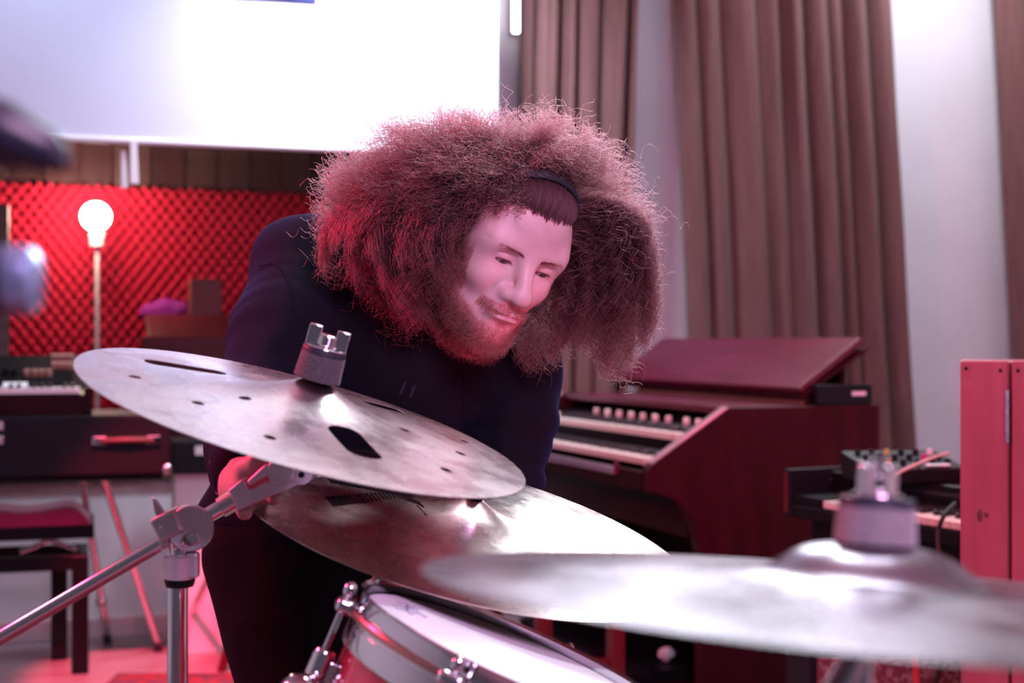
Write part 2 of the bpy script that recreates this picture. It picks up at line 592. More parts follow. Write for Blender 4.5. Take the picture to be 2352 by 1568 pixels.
# ---------------------------------------------------------------- things beyond the glass
lp = P(220, 497, 6.04)
wlamp = thing('desk_lamp', Vector((lp.x, lp.y, 0.62)), 'glaring bare bulb lamp against the red foam', 'lamp')
M['bulb'] = mat('bulb_glow', (1, 0.9, 0.8), 0.4, emit=(1.0, 0.80, 0.62), estr=26.0)
MB().ball(lp, 0.062).build('bulb', M['bulb'], wlamp, smooth=True)
MB().lathe([(0.001, 0), (0.03, 0), (0.034, 0.05), (0.02, 0.07), (0.001, 0.07)], Matrix.Translation(lp + Vector((0, 0.02, -0.125))), 20).build('socket', M['white_plastic'], wlamp, smooth=True)
MB().tube([lp + Vector((0, 0.02, -0.12)), Vector((lp.x, lp.y + 0.02, 0.63))], 0.009, 10).build('pole', M['white_plastic'], wlamp, smooth=True)
MB().lathe([(0.001, 0), (0.065, 0), (0.06, 0.015), (0.001, 0.02)], Matrix.Translation((lp.x, lp.y + 0.02, 0.62)), 24).build('base', M['white_plastic'], wlamp, smooth=True)
bl = bpy.data.lights.new('bulb_light', 'POINT')
bl.energy = 20
bl.color = (1.0, 0.68, 0.55)
bl.shadow_soft_size = 0.07
blo = bpy.data.objects.new('bulb_light', bl)
link(blo)
blo.location = lp + Vector((0.0, -0.075, 0.02))

hk = thing('wall_bracket', P(108, 440, 6.35), 'small white bracket fixed above the red foam', 'bracket')
q = MB()
q.tube([P(88, 395, 6.3), P(108, 402, 6.3), P(110, 470, 6.3), P(122, 490, 6.28)], 0.016, 10).build('arm', M['white_plastic'], hk, smooth=True)
MB().box(P(98, 418, 6.35), (0.055, 0.03, 0.09)).build('plate', M['white_plastic'], hk, bevel=0.006)

# mixing desk, brown box and purple bag below the foam
ds = thing('control_desk', P(480, 1020, 6.05), 'dark red console desk standing against the red foam', 'desk', WROT)
M['desk_red'] = wood('dark_red_desk', (0.13, 0.012, 0.02), (0.09, 0.008, 0.014), 0.45)
a0 = WS(326, 700, -0.45)
q = MB()
wbox(q, a0[0], a0[0] + 1.2, 0.0, WS(400, 772, -0.45)[1], -0.3, -0.82)
q.build('body', M['desk_red'], ds, bevel=0.006)
q = MB()
z1 = WS(400, 772, -0.45)[1]
poly = [(-0.36, z1), (-0.62, z1), (-0.62, WS(400, 722, -0.6)[1])]
vs = [Wp(a0[0] + 0.02, z, o) for o, z in poly] + [Wp(a0[0] + 1.15, z, o) for o, z in poly]
q.add(vs, [(0, 1, 2), (5, 4, 3), (0, 3, 4, 1), (1, 4, 5, 2), (2, 5, 3, 0)]).build('sloped_panel', M['desk_red'], ds, bevel=0.004)
sa, za = WS(436, 640, -0.66)
sb, zb = WS(510, 730, -0.66)
q = MB()
wbox(q, sa, sb, z1 + 0.001, za, -0.635, -0.78)
bx = q.build('loudspeaker', mat('brown_speaker_veneer', (0.22, 0.045, 0.03), 0.5), bevel=0.006)
tag(bx, 'small brown loudspeaker box on the console before the foam', 'speaker')
bag = MB()
c = P(380, 712, 6.2)
for dx, dz, r in ((-0.06, -0.01, 0.055), (0.0, 0.0, 0.07), (0.055, -0.005, 0.06), (0.01, -0.03, 0.07)):
    bag.ball(c + Vector((dx, 0, dz)), (r, r * 0.7, r * 0.75), n=18, k=12)
bo = bag.build('bag', M['purple'], smooth=True, angle=180)
tag(bo, 'crumpled purple cloth bag lying on the console', 'bag')
rm = bo.modifiers.new('one_skin', 'REMESH')
rm.mode = 'VOXEL'
rm.voxel_size = 0.008

# ================================================================ organ (local x: front to back, y: near cheek to far cheek)
ORG_W = 1.30
org = thing('organ', (0.394, 4.10, 0), 'dark mahogany two-manual drawbar organ standing before the curtains', 'organ', math.atan2(0.353, 0.935))


def side_poly():
    p = [(0.0, 0.665), (0.0, 0.731), (0.012, 0.745), (0.262, 0.905), (0.79, 0.905), (0.79, 0.0), (0.17, 0.0), (0.17, 0.44)]
    for k in range(1, 9):                      # curved bracket under the keyboards
        a = math.pi / 2 * k / 9
        p.append((0.165 - 0.135 * (1 - math.cos(a)), 0.46 + 0.195 * math.sin(a)))
    return p


def cheek(y0, th):
    m = Matrix(((1, 0, 0, 0), (0, 0, -1, y0 + th), (0, 1, 0, 0), (0, 0, 0, 1)))
    return MB().prism(side_poly(), th, m)


for y0 in (0.0, ORG_W - 0.045):
    c = cheek(y0, 0.045).build('cheek', M['mahogany'], org, world=False, bevel=0.004)
    # pale worn edge strip along the slope
    e = MB()
    dx, dz = 0.25, 0.16
    L = math.hypot(dx, dz)
    m = Matrix.Rotation(-math.atan2(dz, dx), 3, 'Y')
    e.box((0.137, y0 + 0.0225, 0.8265), (L, 0.040, 0.004), m)
    e.build('edge_strip', mat('worn_edge_lacquer', (0.34, 0.22, 0.24), 0.25, coat=0.5) if 'edge' not in M else M['edge'], c, world=False, bevel=0.001)
yi0, yi1 = 0.045, ORG_W - 0.045
MB().bb((0.262, yi0, 0.885), (0.79, yi1, 0.905)).build('top_panel', M['mahogany_top'], org, world=False, bevel=0.003)
MB().bb((0.77, yi0, 0.05), (0.79, yi1, 0.885)).build('back_panel', M['mahogany_dark'], org, world=False)
MB().bb((0.0, yi0, 0.665), (0.30, yi1, 0.69)).build('key_bed', M['mahogany_dark'], org, world=False)
MB().bb((0.15, yi0, 0.52), (0.17, yi1, 0.665)).build('apron', M['mahogany_dark'], org, world=False)
MB().bb((-0.006, yi0, 0.665), (0.014, yi1, 0.722)).build('key_slip', M['mahogany_dark'], org, world=False, bevel=0.003)
M['edge_glint'] = mat('polished_rail', (0.42, 0.36, 0.46), 0.22, 0.6)
MB().bb((-0.022, 0.20, 0.700), (-0.006, yi1 + 0.03, 0.722)).build('front_rail', M['edge_glint'], org, world=False, bevel=0.003)
MB().bb((-0.020, 0.190, 0.700), (-0.004, 0.20, 0.738)).build('rail_end', M['mahogany_top'], org, world=False, bevel=0.002)
MB().bb((0.02, yi0, 0.18), (0.03, yi1, 0.20)).build('swell_bar', M['mahogany'], org, world=False) if False else None
MB().bb((0.55, yi0, 0.0), (0.57, yi1, 0.665)).build('knee_panel', M['mahogany_dark'], org, world=False)
MB().bb((0.545, yi0 + 0.1, 0.50), (0.553, yi1 - 0.1, 0.512)).build('moulding', M['mahogany_top'], org, world=False, bevel=0.002)
# stop rail (dark) above the upper manual, sloping fascia
fas = MB()
m = Matrix(((1, 0, 0, 0), (0, 0, -1, yi1), (0, 1, 0, 0), (0, 0, 0, 1)))
fas.prism([(0.255, 0.70), (0.255, 0.835), (0.33, 0.885), (0.40, 0.885), (0.40, 0.70)], yi1 - yi0, m)
fas.build('drawbar_panel', M['black_satin'], org, world=False, bevel=0.002)
for z, x in ((0.886, 0.325), (0.893, 0.39)):
    MB().bb((x, yi0, z), (x + 0.012, yi1, z + 0.010)).build('panel_rib', M['edge_glint'], org, world=False, bevel=0.002)
MB().bb((0.155, yi0, 0.69), (0.17, yi1, 0.80)).build('manual_riser', M['black_satin'], org, world=False)

BLACK_PAT = (0.5, 1.5, 3.5, 4.5, 5.5)
KW = 0.0228


def manual(x0, ztop, y0, nwhite, depth, th):
    wk = MB()
    for k in range(nwhite):
        y = y0 + k * KW
        wk.bb((x0, y + 0.0006, ztop - th), (x0 + depth, y + KW - 0.0006, ztop))
    o = wk.build('white_keys', M['ivory'], org, world=False, bevel=0.0012)
    o['kind'] = 'stuff'
    first = None
    for k in range(nwhite):
        if (k % 7) in (0, 1, 3, 4, 5) and k < nwhite - 1:
            y = y0 + (k + 1) * KW
            if first is None:
                b = MB()
                hw = 0.0055
                pr = [(0.0, 0.0), (0.005, 0.013), (0.014, 0.0165), (0.088, 0.0165), (0.088, 0.0)]
                mm = Matrix(((1, 0, 0, 0), (0, 0, -1, hw), (0, 1, 0, 0), (0, 0, 0, 1)))
                b.prism(pr, 2 * hw, mm)
                first = b.build('black_key', M['ebony'], org, world=False, bevel=0.0015)
                o2 = first
            else:
                o2 = first.copy()
                link(o2, org)
            o2.location = (x0 + depth - 0.088, y, ztop)
    return o


manual(0.025, 0.757, 0.075, 50, 0.135, 0.020)
manual(0.128, 0.826, 0.075, 46, 0.128, 0.020)
# white blocks at the far end of the upper manual
MB().bb((0.128, yi1 - 0.13, 0.80), (0.23, yi1 - 0.02, 0.836)).build('preset_block', M['ivory'], org, world=False, bevel=0.004)
# drawbars (white knobs) on the fascia
dbm = MB()
dbm.bb((0.004, -0.0065, -0.012), (0.026, 0.0065, 0.012))
d0 = None
for k, y in enumerate((0.10, 0.16, 0.215, 0.26, 0.36, 0.43, 0.48, 0.545, 0.61, 0.66, 0.73, 0.80, 0.85, 0.92)):
    if d0 is None:
        d0 = dbm.build('drawbar', M['ivory'], org, world=False, bevel=0.006)
        o2 = d0
    else:
        o2 = d0.copy()
        link(o2, org)
    o2.location = (0.244 - 0.012 * (k % 3), y, 0.852)
    o2.scale = (1, 0.75 if k % 3 == 1 else 1.1, 1)

# sloped lid resting on the organ, two leaves on a low plinth
lid = thing('music_desk', mw(org) @ Vector((0.53, 0.05, 0.9065)), 'sloping reddish wooden music desk on top of the organ', 'music desk', math.atan2(0.353, 0.935))
LID_W = 1.36
prof = [(0.0, 0.052), (0.226, 0.207), (0.238, 0.190), (0.012, 0.035)]
m = Matrix(((1, 0, 0, 0), (0, 0, -1, LID_W), (0, 1, 0, 0), (0, 0, 0, 1)))
MB().prism(prof, LID_W, m).build('upper_leaf', M['mahogany_top'], lid, world=False, bevel=0.003)
prof = [(0.012, 0.028), (0.245, 0.176), (0.252, 0.166), (0.016, 0.018)]
MB().prism(prof, LID_W, m).build('lower_leaf', M['mahogany'], lid, world=False, bevel=0.002)
MB().bb((0.022, 0.0, 0.0), (0.04, LID_W - 0.2, 0.026)).build('plinth', M['mahogany_dark'], lid, world=False, bevel=0.002)
MB().bb((0.014, 0.0, 0.0), (0.022, LID_W - 0.2, 0.012)).build('brown_strip', wood('brown_strip_wood', (0.16, 0.05, 0.035), (0.12, 0.04, 0.03), 0.5), lid, world=False)
MB().bb((0.215, 0.1, 0.0), (0.235, LID_W - 0.3, 0.155)).build('rear_support', M['mahogany_dark'], lid, world=False)
# black unit beneath the lid with a paper label
bu = thing('black_unit', mw(org) @ Vector((0.70, -0.0, 0.9065)), 'small black unit with a white label under the organ lid', 'box', math.atan2(0.353, 0.935))
MB().bb((-0.125, 0.01, 0.0), (0.07, 0.045, 0.062)).build('case', M['black'], bu, world=False, bevel=0.004)
MB().bb((-0.005, 0.008, 0.028), (0.045, 0.0098, 0.040)).build('label_strip', M['label'], bu, world=False)

# organ bench in front of the manuals: only its legs show under the cymbals
bn = thing('organ_bench', mw(org) @ Vector((-0.165, 0.1, 0)), 'dark red wooden organ bench on straight legs before the manuals', 'bench', math.atan2(0.353, 0.935))
MB().bb((-0.14, -0.02, 0.46), (0.13, 1.10, 0.495)).build('seat', M['mahogany_dark'], bn, world=False, bevel=0.006)
for x in (-0.115, 0.115):
    for y in (0.02, 1.06):
        MB().bb((x - 0.022, y - 0.022, 0), (x + 0.022, y + 0.022, 0.46)).build('leg', M['red_wood'], bn, world=False, bevel=0.004)
MB().bb((-0.11, 0.01, 0.13), (0.11, 0.03, 0.17)).build('stretcher', M['red_wood'], bn, world=False, bevel=0.003)
# crumpled paper in the dark under the organ
pc = P(1530, 1490, 4.45)
cp = MB()
cp.ball((0, 0, 0), (0.025, 0.022, 0.021), n=16, k=10)
po = cp.build('paper_ball', M['label'], smooth=False)
po.location = (pc.x, pc.y, 0.205)
for v in po.data.vertices:
    v.co *= 1 + 0.35 * noise.noise(Vector(v.co) * 90)
tag(po, 'crumpled scrap of pale paper on the organ pedals', 'paper')
# pedalboard
pb = thing('pedalboard', mw(org) @ Vector((0.02, 0.16, 0)), 'dark pedalboard of long wooden pedals under the organ', 'pedals', math.atan2(0.353, 0.935))
MB().bb((0.0, 0.0, 0.0), (0.50, 0.98, 0.06)).build('frame', M['mahogany_dark'], pb, world=False, bevel=0.004)
p0 = MB().bb((0.0, -0.012, 0.06), (0.45, 0.012, 0.10)).build('pedal', M['black_satin'], pb, world=False, bevel=0.004)
for k in range(21):
    o2 = p0 if k == 0 else p0.copy()
    if k:
        link(o2, pb)
    o2.location = (0.0, 0.045 + k * 0.044, 0)
po.location.z = 0.124

# ================================================================ electric piano at the right
epr = math.atan2(0.447, 0.894)
ep = thing('electric_piano', (0.722, 3.75, 0), 'black electric piano on a dark cabinet beside the pine cabinet', 'piano', epr)
EL = 0.80
MB().bb((0.06, -EL, 0.0), (0.42, -0.03, 0.64)).build('cabinet', M['black_satin'], ep, world=False, bevel=0.005)
MB().bb((0.0, -EL, 0.64), (0.46, 0.0, 0.672)).build('key_bed', M['black_satin'], ep, world=False, bevel=0.003)
MB().bb((0.13, -EL, 0.672), (0.46, -0.02, 0.756)).build('body', M['black_satin'], ep, world=False, bevel=0.005)
MB().bb((0.13, -EL, 0.730), (0.136, -0.02, 0.738)).build('trim_strip', M['edge_glint'], ep, world=False)
MB().bb((-0.005, -0.022, 0.64), (0.46, 0.0, 0.765)).build('end_block', M['black'], ep, world=False, bevel=0.004)
MB().bb((-0.008, -0.014, 0.652), (-0.004, -0.004, 0.755)).build('end_trim', M['red_wood'], ep, world=False)  # thin end bracket, its red colour stands in for a reddish highlight
w0 = None
nW = 27
k0 = -0.16
for k in range(nW):
    y = k0 - k * 0.0235
    if w0 is None:
        w0 = MB().bb((0.0, -0.0112, 0.0), (0.128, 0.0112, 0.018)).build('white_key', M['ivory'], ep, world=False, bevel=0.0012)
        o2 = w0
    else:
        o2 = w0.copy()
        link(o2, ep)
    o2.location = (0.004, y, 0.676)
b0 = None
for k in range(nW - 1):
    if (k % 7) in (0, 1, 3, 4, 5):
        if b0 is None:
            b0 = MB().bb((0.0, -0.0055, 0.0), (0.085, 0.0055, 0.012)).build('black_key', M['ebony'], ep, world=False, bevel=0.002)
            o2 = b0
        else:
            o2 = b0.copy()
            link(o2, ep)
        o2.location = (0.045, k0 - 0.01175 - k * 0.0235, 0.694)
MB().bb((0.004, -0.15 + 0.005, 0.672), (0.13, -0.022, 0.70)).build('end_cheek', M['black_satin'], ep, world=False, bevel=0.003)

# small mixer on the electric piano
mc = P(2080, 1050, 3.52)
mxr = thing('mixer', (mc.x, mc.y, 0.757), 'small black mixer with coloured knobs on the electric piano', 'mixer', R(8))
mm = Matrix(((0, 0, 1, -0.125), (1, 0, 0, 0), (0, 1, 0, 0), (0, 0, 0, 1)))
MB().prism([(-0.075, 0.0), (-0.075, 0.036), (0.11, 0.066), (0.11, 0.0)], 0.25, mm).build('case', M['black'], mxr, world=False, bevel=0.004)
kcol = [M['black'], M['black'], M['black'], M['black'], M['black'], mat('orange_knob', (0.5, 0.09, 0.03), 0.4), mat('yellow_knob', (0.45, 0.4, 0.05), 0.4), mat('pink_knob', (0.5, 0.02, 0.2), 0.4), M['white_plastic']]
rgk = random.Random(8)
for i in range(6):
    for j in range(3):
        x, y = -0.10 + i * 0.038, -0.04 + j * 0.05
        z = 0.036 + (y + 0.075) / 0.185 * 0.03
        MB().lathe([(0.0001, 0), (0.008, 0), (0.007, 0.014), (0.0001, 0.014)], Matrix.Translation((x, y, z)), 12).build('knob', {(1, 0): kcol[-4], (2, 2): kcol[-3], (4, 1): kcol[-2], (5, 2): kcol[-1]}.get((i, j), M['black']), mxr, world=False, smooth=True)
MB().box((0.055, -0.064, 0.042), (0.06, 0.012, 0.004), Matrix.Rotation(R(9), 3, 'X')).build('name_strip', M['label'], mxr, world=False)


def cable(name, pts, r, m, label, cat='cable'):
    # smooth through the points
    pts = [Vector(p) for p in pts]
    out = []
    for i in range(len(pts) - 1):
        p0 = pts[max(i - 1, 0)]
        p1, p2 = pts[i], pts[i + 1]
        p3 = pts[min(i + 2, len(pts) - 1)]
        for k in range(8):
            t = k / 8
            out.append(0.5 * ((2 * p1) + (p2 - p0) * t + (2 * p0 - 5 * p1 + 4 * p2 - p3) * t * t + (3 * p1 - p0 - 3 * p2 + p3) * t ** 3))
    out.append(pts[-1])
    return tag(MB().tube(out, r, 8).build(name, m, smooth=True), label, cat)


cable('cable', [P(2180, 1040, 3.45), P(2140, 1052, 3.40), P(2090, 1073, 3.36), P(2040, 1098, 3.34), P(2010, 1125, 3.34), P(2000, 1200, 3.36), P(1990, 1400, 3.35), P(1985, 1700, 3.3)],
      0.004, M['cable_pale'], 'thin pale cable running down from the mixer')
cable('cable', [P(1860, 1380, 3.5), P(1852, 1430, 3.48), P(1843, 1470, 3.46), P(1834, 1510, 3.45), P(1828, 1568, 3.44), P(1825, 1750, 3.42)],
      0.005, M['cable_pale'], 'pale cable hanging in front of the organ below the cymbal')
cable('cable', [P(2100, 1300, 2.6), P(2099, 1440, 2.6), P(2103, 1520, 2.6), P(2107, 1620, 2.6), P(2110, 1900, 2.55)],
      0.0055, M['cable_red'], 'bright red cable hanging beside the pine cabinet')
cable('cable', [P(2195, 1155, 3.1), P(2168, 1185, 3.08), P(2155, 1230, 3.08), P(2162, 1330, 3.05), P(2158, 1450, 3.02), P(2162, 1520, 3.02), P(2150, 1568, 3.02), P(2140, 1750, 3.02)],
      0.005, M['cable_black'], 'black cable draped over the electric piano keys')

# amplifier with speckled grille cloth
M['grille'] = mat('speckled_grille_cloth', (0.16, 0.025, 0.035), 0.85, c2=(0.30, 0.13, 0.15), scale=75, detail=2, contrast=(0.48, 0.56), bump=0.3)
ap = thing('amplifier', (P(2040, 1500, 3.05).x, 3.05, 0), 'low amplifier with speckled dark red grille cloth', 'amplifier', R(4))
MB().bb((-0.17, 0.0, 0.0), (0.17, 0.2, 0.44)).build('cabinet', M['tolex'], ap, world=False, bevel=0.006)
MB().bb((-0.155, -0.006, 0.02), (0.155, 0.0, 0.425)).build('grille', M['grille'], ap, world=False)

# ================================================================ pine cabinet, right edge
pc0 = P(2206, 828, 2.62)
pine = thing('pine_cabinet', (pc0.x, 2.62, 0), 'reddish varnished pine cabinet with a steel hinge at the right edge', 'cabinet', R(-18))
zt = pc0.z
W1 = 0.0878
MB().bb((0.0, 0.022, 0.0), (0.62, 0.34, zt - 0.002)).build('carcass', M['pine'], pine, world=False, bevel=0.003)
o = MB().bb((0.0, 0.0, 0.0), (W1 - 0.004, 0.022, zt)).build('plank', M['pine'], pine, world=False, bevel=0.003)
x = W1
for k in range(4):
    o = MB().bb((x + 0.0015, 0.0, 0.03), (x + 0.118, 0.022, zt)).build('plank', M['pine'], pine, world=False, bevel=0.003)
    x += 0.120
MB().bb((W1 - 0.010, -0.003, EYE - (1014 - 784) / F * 2.62), (W1 - 0.003, 0.001, EYE - (895 - 784) / F * 2.62)).build('hinge', M['chrome_dull'], pine, world=False, bevel=0.001)
for (px, py) in ((2219, 846), (2298, 850), (2338, 850)):
    c = P(px, py, 2.62)
    MB().lathe([(0.0001, 0), (0.0035, 0), (0.003, 0.0015), (0.0001, 0.0015)], Matrix.Translation(((c.x - pc0.x) * 0.944, 0, c.z)) @ Matrix.Rotation(R(90), 4, 'X'), 12).build('screw', M['black'], pine, world=False)
for (px, py, rx, rz) in ((2251, 1182, 0.006, 0.014), (2266, 1180, 0.005, 0.006)):
    c = P(px, py, 2.62)
    MB().ball(((c.x - pc0.x) * 0.944, 0.0006, c.z), (rx, 0.0012, rz), n=16, k=8).build('knot', M['knot'], pine, world=False, smooth=True)

# ================================================================ synthesizer, case and stand at the left
OC = 0.80
zc0, zc1 = 0.674, 0.866
sCase = WS(390, 1000, OC)[0]
case = thing('keyboard_case', Wp(sCase - 0.5, zc0, OC - 0.25), 'long black keyboard case with a handle under the synthesizer', 'case', WROT)
q = MB()
wbox(q, sCase - 1.35, sCase, zc0, zc1, OC, OC - 0.42)
q.build('shell', M['tolex'], case, bevel=0.008)
q = MB()
wbox(q, sCase - 1.35, sCase + 0.002, zc0 + 0.085, zc0 + 0.089, OC + 0.0015, OC - 0.42)
q.build('lid_seam', M['black'], case)
h0, zh = WS(228, 1012, OC)
h1, _ = WS(352, 1012, OC)
for hs in (h0, h1):
    q = MB()
    wbox(q, hs - 0.022, hs + 0.022, zh - 0.015, zh + 0.015, OC, OC + 0.018)
    q.build('handle_bracket', M['chrome'], case, bevel=0.004)
q = MB()
q.tube([Wp(h0, zh, OC + 0.012), Wp(h0 + 0.05, zh + 0.002, OC + 0.02), Wp((h0 + h1) / 2, zh + 0.003, OC + 0.024), Wp(h1 - 0.05, zh + 0.002, OC + 0.02), Wp(h1, zh, OC + 0.012)], 0.011, 10)
q.build('handle', mat('worn_leather', (0.06, 0.025, 0.02), 0.4), case, smooth=True)
for zz in (zc0 + 0.016, zc1 - 0.016):
    q = MB()
    q.ball(Wp(sCase - 0.010, zz, OC - 0.010), (0.0165, 0.0165, 0.019), n=12, k=8)
    q.build('corner_cap', M['chrome_dull'], case, smooth=True)
for yy in (978, 1010):
    q = MB()
    sl, zl = WS(2, yy, OC)
    wbox(q, sl - 0.02, sl + 0.008, zl - 0.014, zl + 0.014, OC, OC + 0.010)
    q.build('latch', M['chrome_dull'], case, bevel=0.003)

sSyn = WS(208, 880, OC - 0.04)[0]
syn = thing('synthesizer', Wp(sSyn - 0.4, zc1, OC - 0.2), 'black synthesizer with knobs and keys on the keyboard case', 'synthesizer', WROT)
q = MB()
L0, L1 = sSyn - 1.0, sSyn
of0 = OC - 0.05
poly = [(of0, 0.872), (of0 + 0.0, 0.930), (of0 - 0.13, 0.940), (of0 - 0.36, 1.052), (of0 - 0.37, 1.052), (of0 - 0.37, 0.869), (of0 - 0.06, 0.869)]
vs = [Wp(L0, z, o) for o, z in poly] + [Wp(L1, z, o) for o, z in poly]
n = len(poly)
q.add(vs, [tuple(range(n)), tuple(range(2 * n - 1, n - 1, -1))] + [(k, (k + 1) % n, n + (k + 1) % n, n + k) for k in range(n)])
q.build('case', M['black'], syn, bevel=0.003)
q = MB()
wbox(q, L1 - 0.02, L1 + 0.004, 0.869, 0.952, of0 + 0.002, of0 - 0.37)
q.build('end_cheek', M['mahogany_dark'], syn, bevel=0.003)
q = MB()
wbox(q, L0, L1 - 0.02, 0.868, 0.926, of0 + 0.004, of0)
q.build('front_board', M['mahogany_dark'], syn)
w0 = None
for k in range(22):
    sk_ = L1 - 0.045 - k * 0.0235
    q = MB()
    wbox(q, sk_ - 0.0112, sk_ + 0.0112, 0.934, 0.952, of0 + 0.006, of0 - 0.115)
    q.build('white_key', M['white_plastic'], syn, bevel=0.001)
    if (k % 7) in (0, 1, 3, 4, 5):
        q = MB()
        wbox(q, sk_ - 0.0112 - 0.006, sk_ - 0.0112 + 0.006, 0.952, 0.964, of0 - 0.035, of0 - 0.115)
        q.build('black_key', M['ebony'], syn, bevel=0.001)


def panel(s, t):
    """point on the sloping control panel, t 0..1 front to back"""
    return Wp(s, 0.940 + 0.112 * t + 0.001, of0 - 0.13 - 0.23 * t)


pn = (panel(0, 1) - panel(0, 0)).normalized().cross(WX) * -1
pn = WX.cross(panel(0, 1) - panel(0, 0)).normalized()
M['knob_tan'] = mat('tan_knob', (0.42, 0.22, 0.17), 0.4)
for (pxs, t, m_, r_) in (((12, 32), 0.45, M['black'], 0.012), ((62, 80, 96, 112), 0.42, M['knob_tan'], 0.011), ((123, 137, 150, 162), 0.62, M['knob_tan'], 0.011), ((120, 130, 141, 152, 163), 0.86, M['knob_tan'], 0.010), ((-30, -12), 0.6, M['black'], 0.012)):
    for px in pxs:
        s_ = WS(px, 850, of0 - 0.24)[0]
        MB().lathe([(0.0001, 0), (r_, 0), (r_ * 0.85, 0.02), (0.0001, 0.02)], frame(pn, panel(s_, t)), 12).build('knob', m_, syn, smooth=True)
q = MB()
sd0, sd1 = WS(8, 862, of0 - 0.2)[0], WS(64, 862, of0 - 0.2)[0]
c = panel((sd0 + sd1) / 2, 0.16)
mm = frame(pn, c, WX)
q.box(c, (sd1 - sd0, 0.028, 0.003), mm.to_3x3())
q.build('display', mat('lit_display', (0.5, 0.5, 0.55), 0.3, emit=(0.9, 0.9, 1.0), estr=0.55), syn)

st = thing('keyboard_stand', Wp(sCase - 0.6, 0, 0.5), 'folding chrome keyboard stand carrying the black case', 'stand', WROT)
q = MB()
wbox(q, sCase - 1.2, sCase - 0.02, zc0 - 0.022, zc0 - 0.002, OC - 0.06, OC - 0.085)
q.build('rail', M['black'], st)
q = MB()
wbox(q, sCase - 1.2, sCase - 0.02, zc0 - 0.022, zc0 - 0.002, OC - 0.36, OC - 0.385)
q.build('rail', M['black'], st)


def floor_at(px, py):
    d = EYE * F / (py - 784)
    return Vector(((px - 1176) / F * d, d, 0.0))


for (a_, b_, m_) in (((238, 1096, 4.70), (365, 1495), M['chrome']), ((188, 1096, 4.95), (248, 1477), M['chrome_dull'])):
    A = P(*a_)
    B = floor_at(*b_)
    g = MB().tube([A, B + Vector((0, 0, 0.02))], 0.0125, 14).build('leg', m_, st, smooth=True)
    MB().tube([B + Vector((0, 0, 0.0)), B + (A - B).normalized() * 0.035], 0.0155, 12).build('rubber_foot', M['rubber'], g, smooth=True)
    A2, B2 = A - WX * 0.75, B - WX * 1.3
    MB().tube([A2, B2 + Vector((0, 0, 0.02))], 0.0125, 14).build('leg', m_, st, smooth=True)
j = P(233, 1380, 5.13)
MB().ball(j, 0.022, n=14, k=10).build('joint', M['chrome_dull'], st, smooth=True)

# black rack box with label on the wall ledge, right of the case
rb = thing('rack_box', Wp(*WS(432, 1085, 0.3), 0.3), 'small black equipment box with a white label beside the case', 'box', WROT)
r0, rz1 = WS(397, 1014, 0.4)
r1, rz0 = WS(520, 1086, 0.4)
q = MB()
wbox(q, r0, r1, rz0, rz1, 0.4, 0.12)
q.build('case', M['black'], rb, bevel=0.004)
q = MB()
l0, lz1 = WS(448, 1024, 0.4)
l1, lz0 = WS(474, 1044, 0.4)
wbox(q, l0, l1, lz0, lz1, 0.4, 0.4025)
q.build('label_plate', M['label'], rb)
q = MB()
wbox(q, r0 + 0.01, r1 - 0.01, 0.0, rz0, 0.37, 0.15)
q.build('support', M['white_wall'], rb)

# leaning chrome tube seen between the hi-hat pole and the trousers
ln = MB().tube([P(545, 1180, 4.5), floor_at(414, 1476) + Vector((0, 0, 0.012))], 0.0125, 12).build('stand_leg', M['chrome_dull'], smooth=True)
tag(ln, 'slanted chrome stand tube standing behind the black trousers', 'stand')

# ================================================================ piano bench with magenta cushion
bl0 = floor_at(184, 1545)
pbn = thing('piano_bench', bl0, 'black piano bench with a magenta velvet cushion', 'bench', WROT)


def bloc(dx, dy, z):
    return bl0 + WX * dx - WN * dy + Vector((0, 0, z))


def bbox(mb, x0, x1, y0, y1, z0, z1):
    c = bloc((x0 + x1) / 2, (y0 + y1) / 2, (z0 + z1) / 2)
    return mb.box(c, (abs(x1 - x0), abs(y1 - y0), abs(z1 - z0)), Matrix.Rotation(WROT, 3, 'Z'))


zs = 0.495
bbox(MB(), -0.60, 0.045, -0.035, 0.29, zs - 0.045, zs).build('seat_frame', M['black_satin'], pbn, bevel=0.004)
cu = MB()
nx_, ny_ = 40, 20
vs, fs = [], []
for j in range(ny_ + 1):
    for i in range(nx_ + 1):
        u, v = i / nx_, j / ny_
        e = min(1, min(u, 1 - u) * 9, min(v, 1 - v) * 5)
        bump_ = 0.05 * (1 - (1 - e) ** 2) + 0.007 * math.cos(u * 14) * e
        vs.append(bloc(-0.595 + 0.63 * u, -0.03 + 0.315 * v, zs + bump_))
n = nx_ + 1
for j in range(ny_):
    for i in range(nx_):
        fs.append((j * n + i, j * n + i + 1, (j + 1) * n + i + 1, (j + 1) * n + i))
cu.add(vs, fs).build('cushion', M['velvet'], pbn, smooth=True, angle=180)
bbox(MB(), -0.58, 0.025, -0.02, 0.0, 0.345, 0.395).build('lower_rail', M['black_satin'], pbn, bevel=0.003)
bbox(MB(), -0.58, 0.025, 0.24, 0.26, 0.345, 0.395).build('lower_rail', M['black_satin'], pbn, bevel=0.003)
bbox(MB(), 0.0, 0.025, -0.02, 0.26, 0.345, 0.395).build('end_rail', M['black_satin'], pbn, bevel=0.003)
for s_ in (-1, 1):
    q = MB()
    q.box(bloc(-0.10, 0.12, 0.43), (0.20, 0.03, 0.014), Matrix.Rotation(WROT, 3, 'Z') @ Matrix.Rotation(s_ * R(22), 3, 'Y'))
    q.build('scissor_arm', M['chrome_dull'], pbn, bevel=0.002)
for (dx, dy) in ((0, 0), (-0.07, 0.235), (-0.55, 0.0), (-0.55, 0.235)):
    bbox(MB(), dx - 0.027, dx + 0.027, dy - 0.022, dy + 0.022, 0, 0.39).build('leg', M['black_satin'], pbn, bevel=0.003)

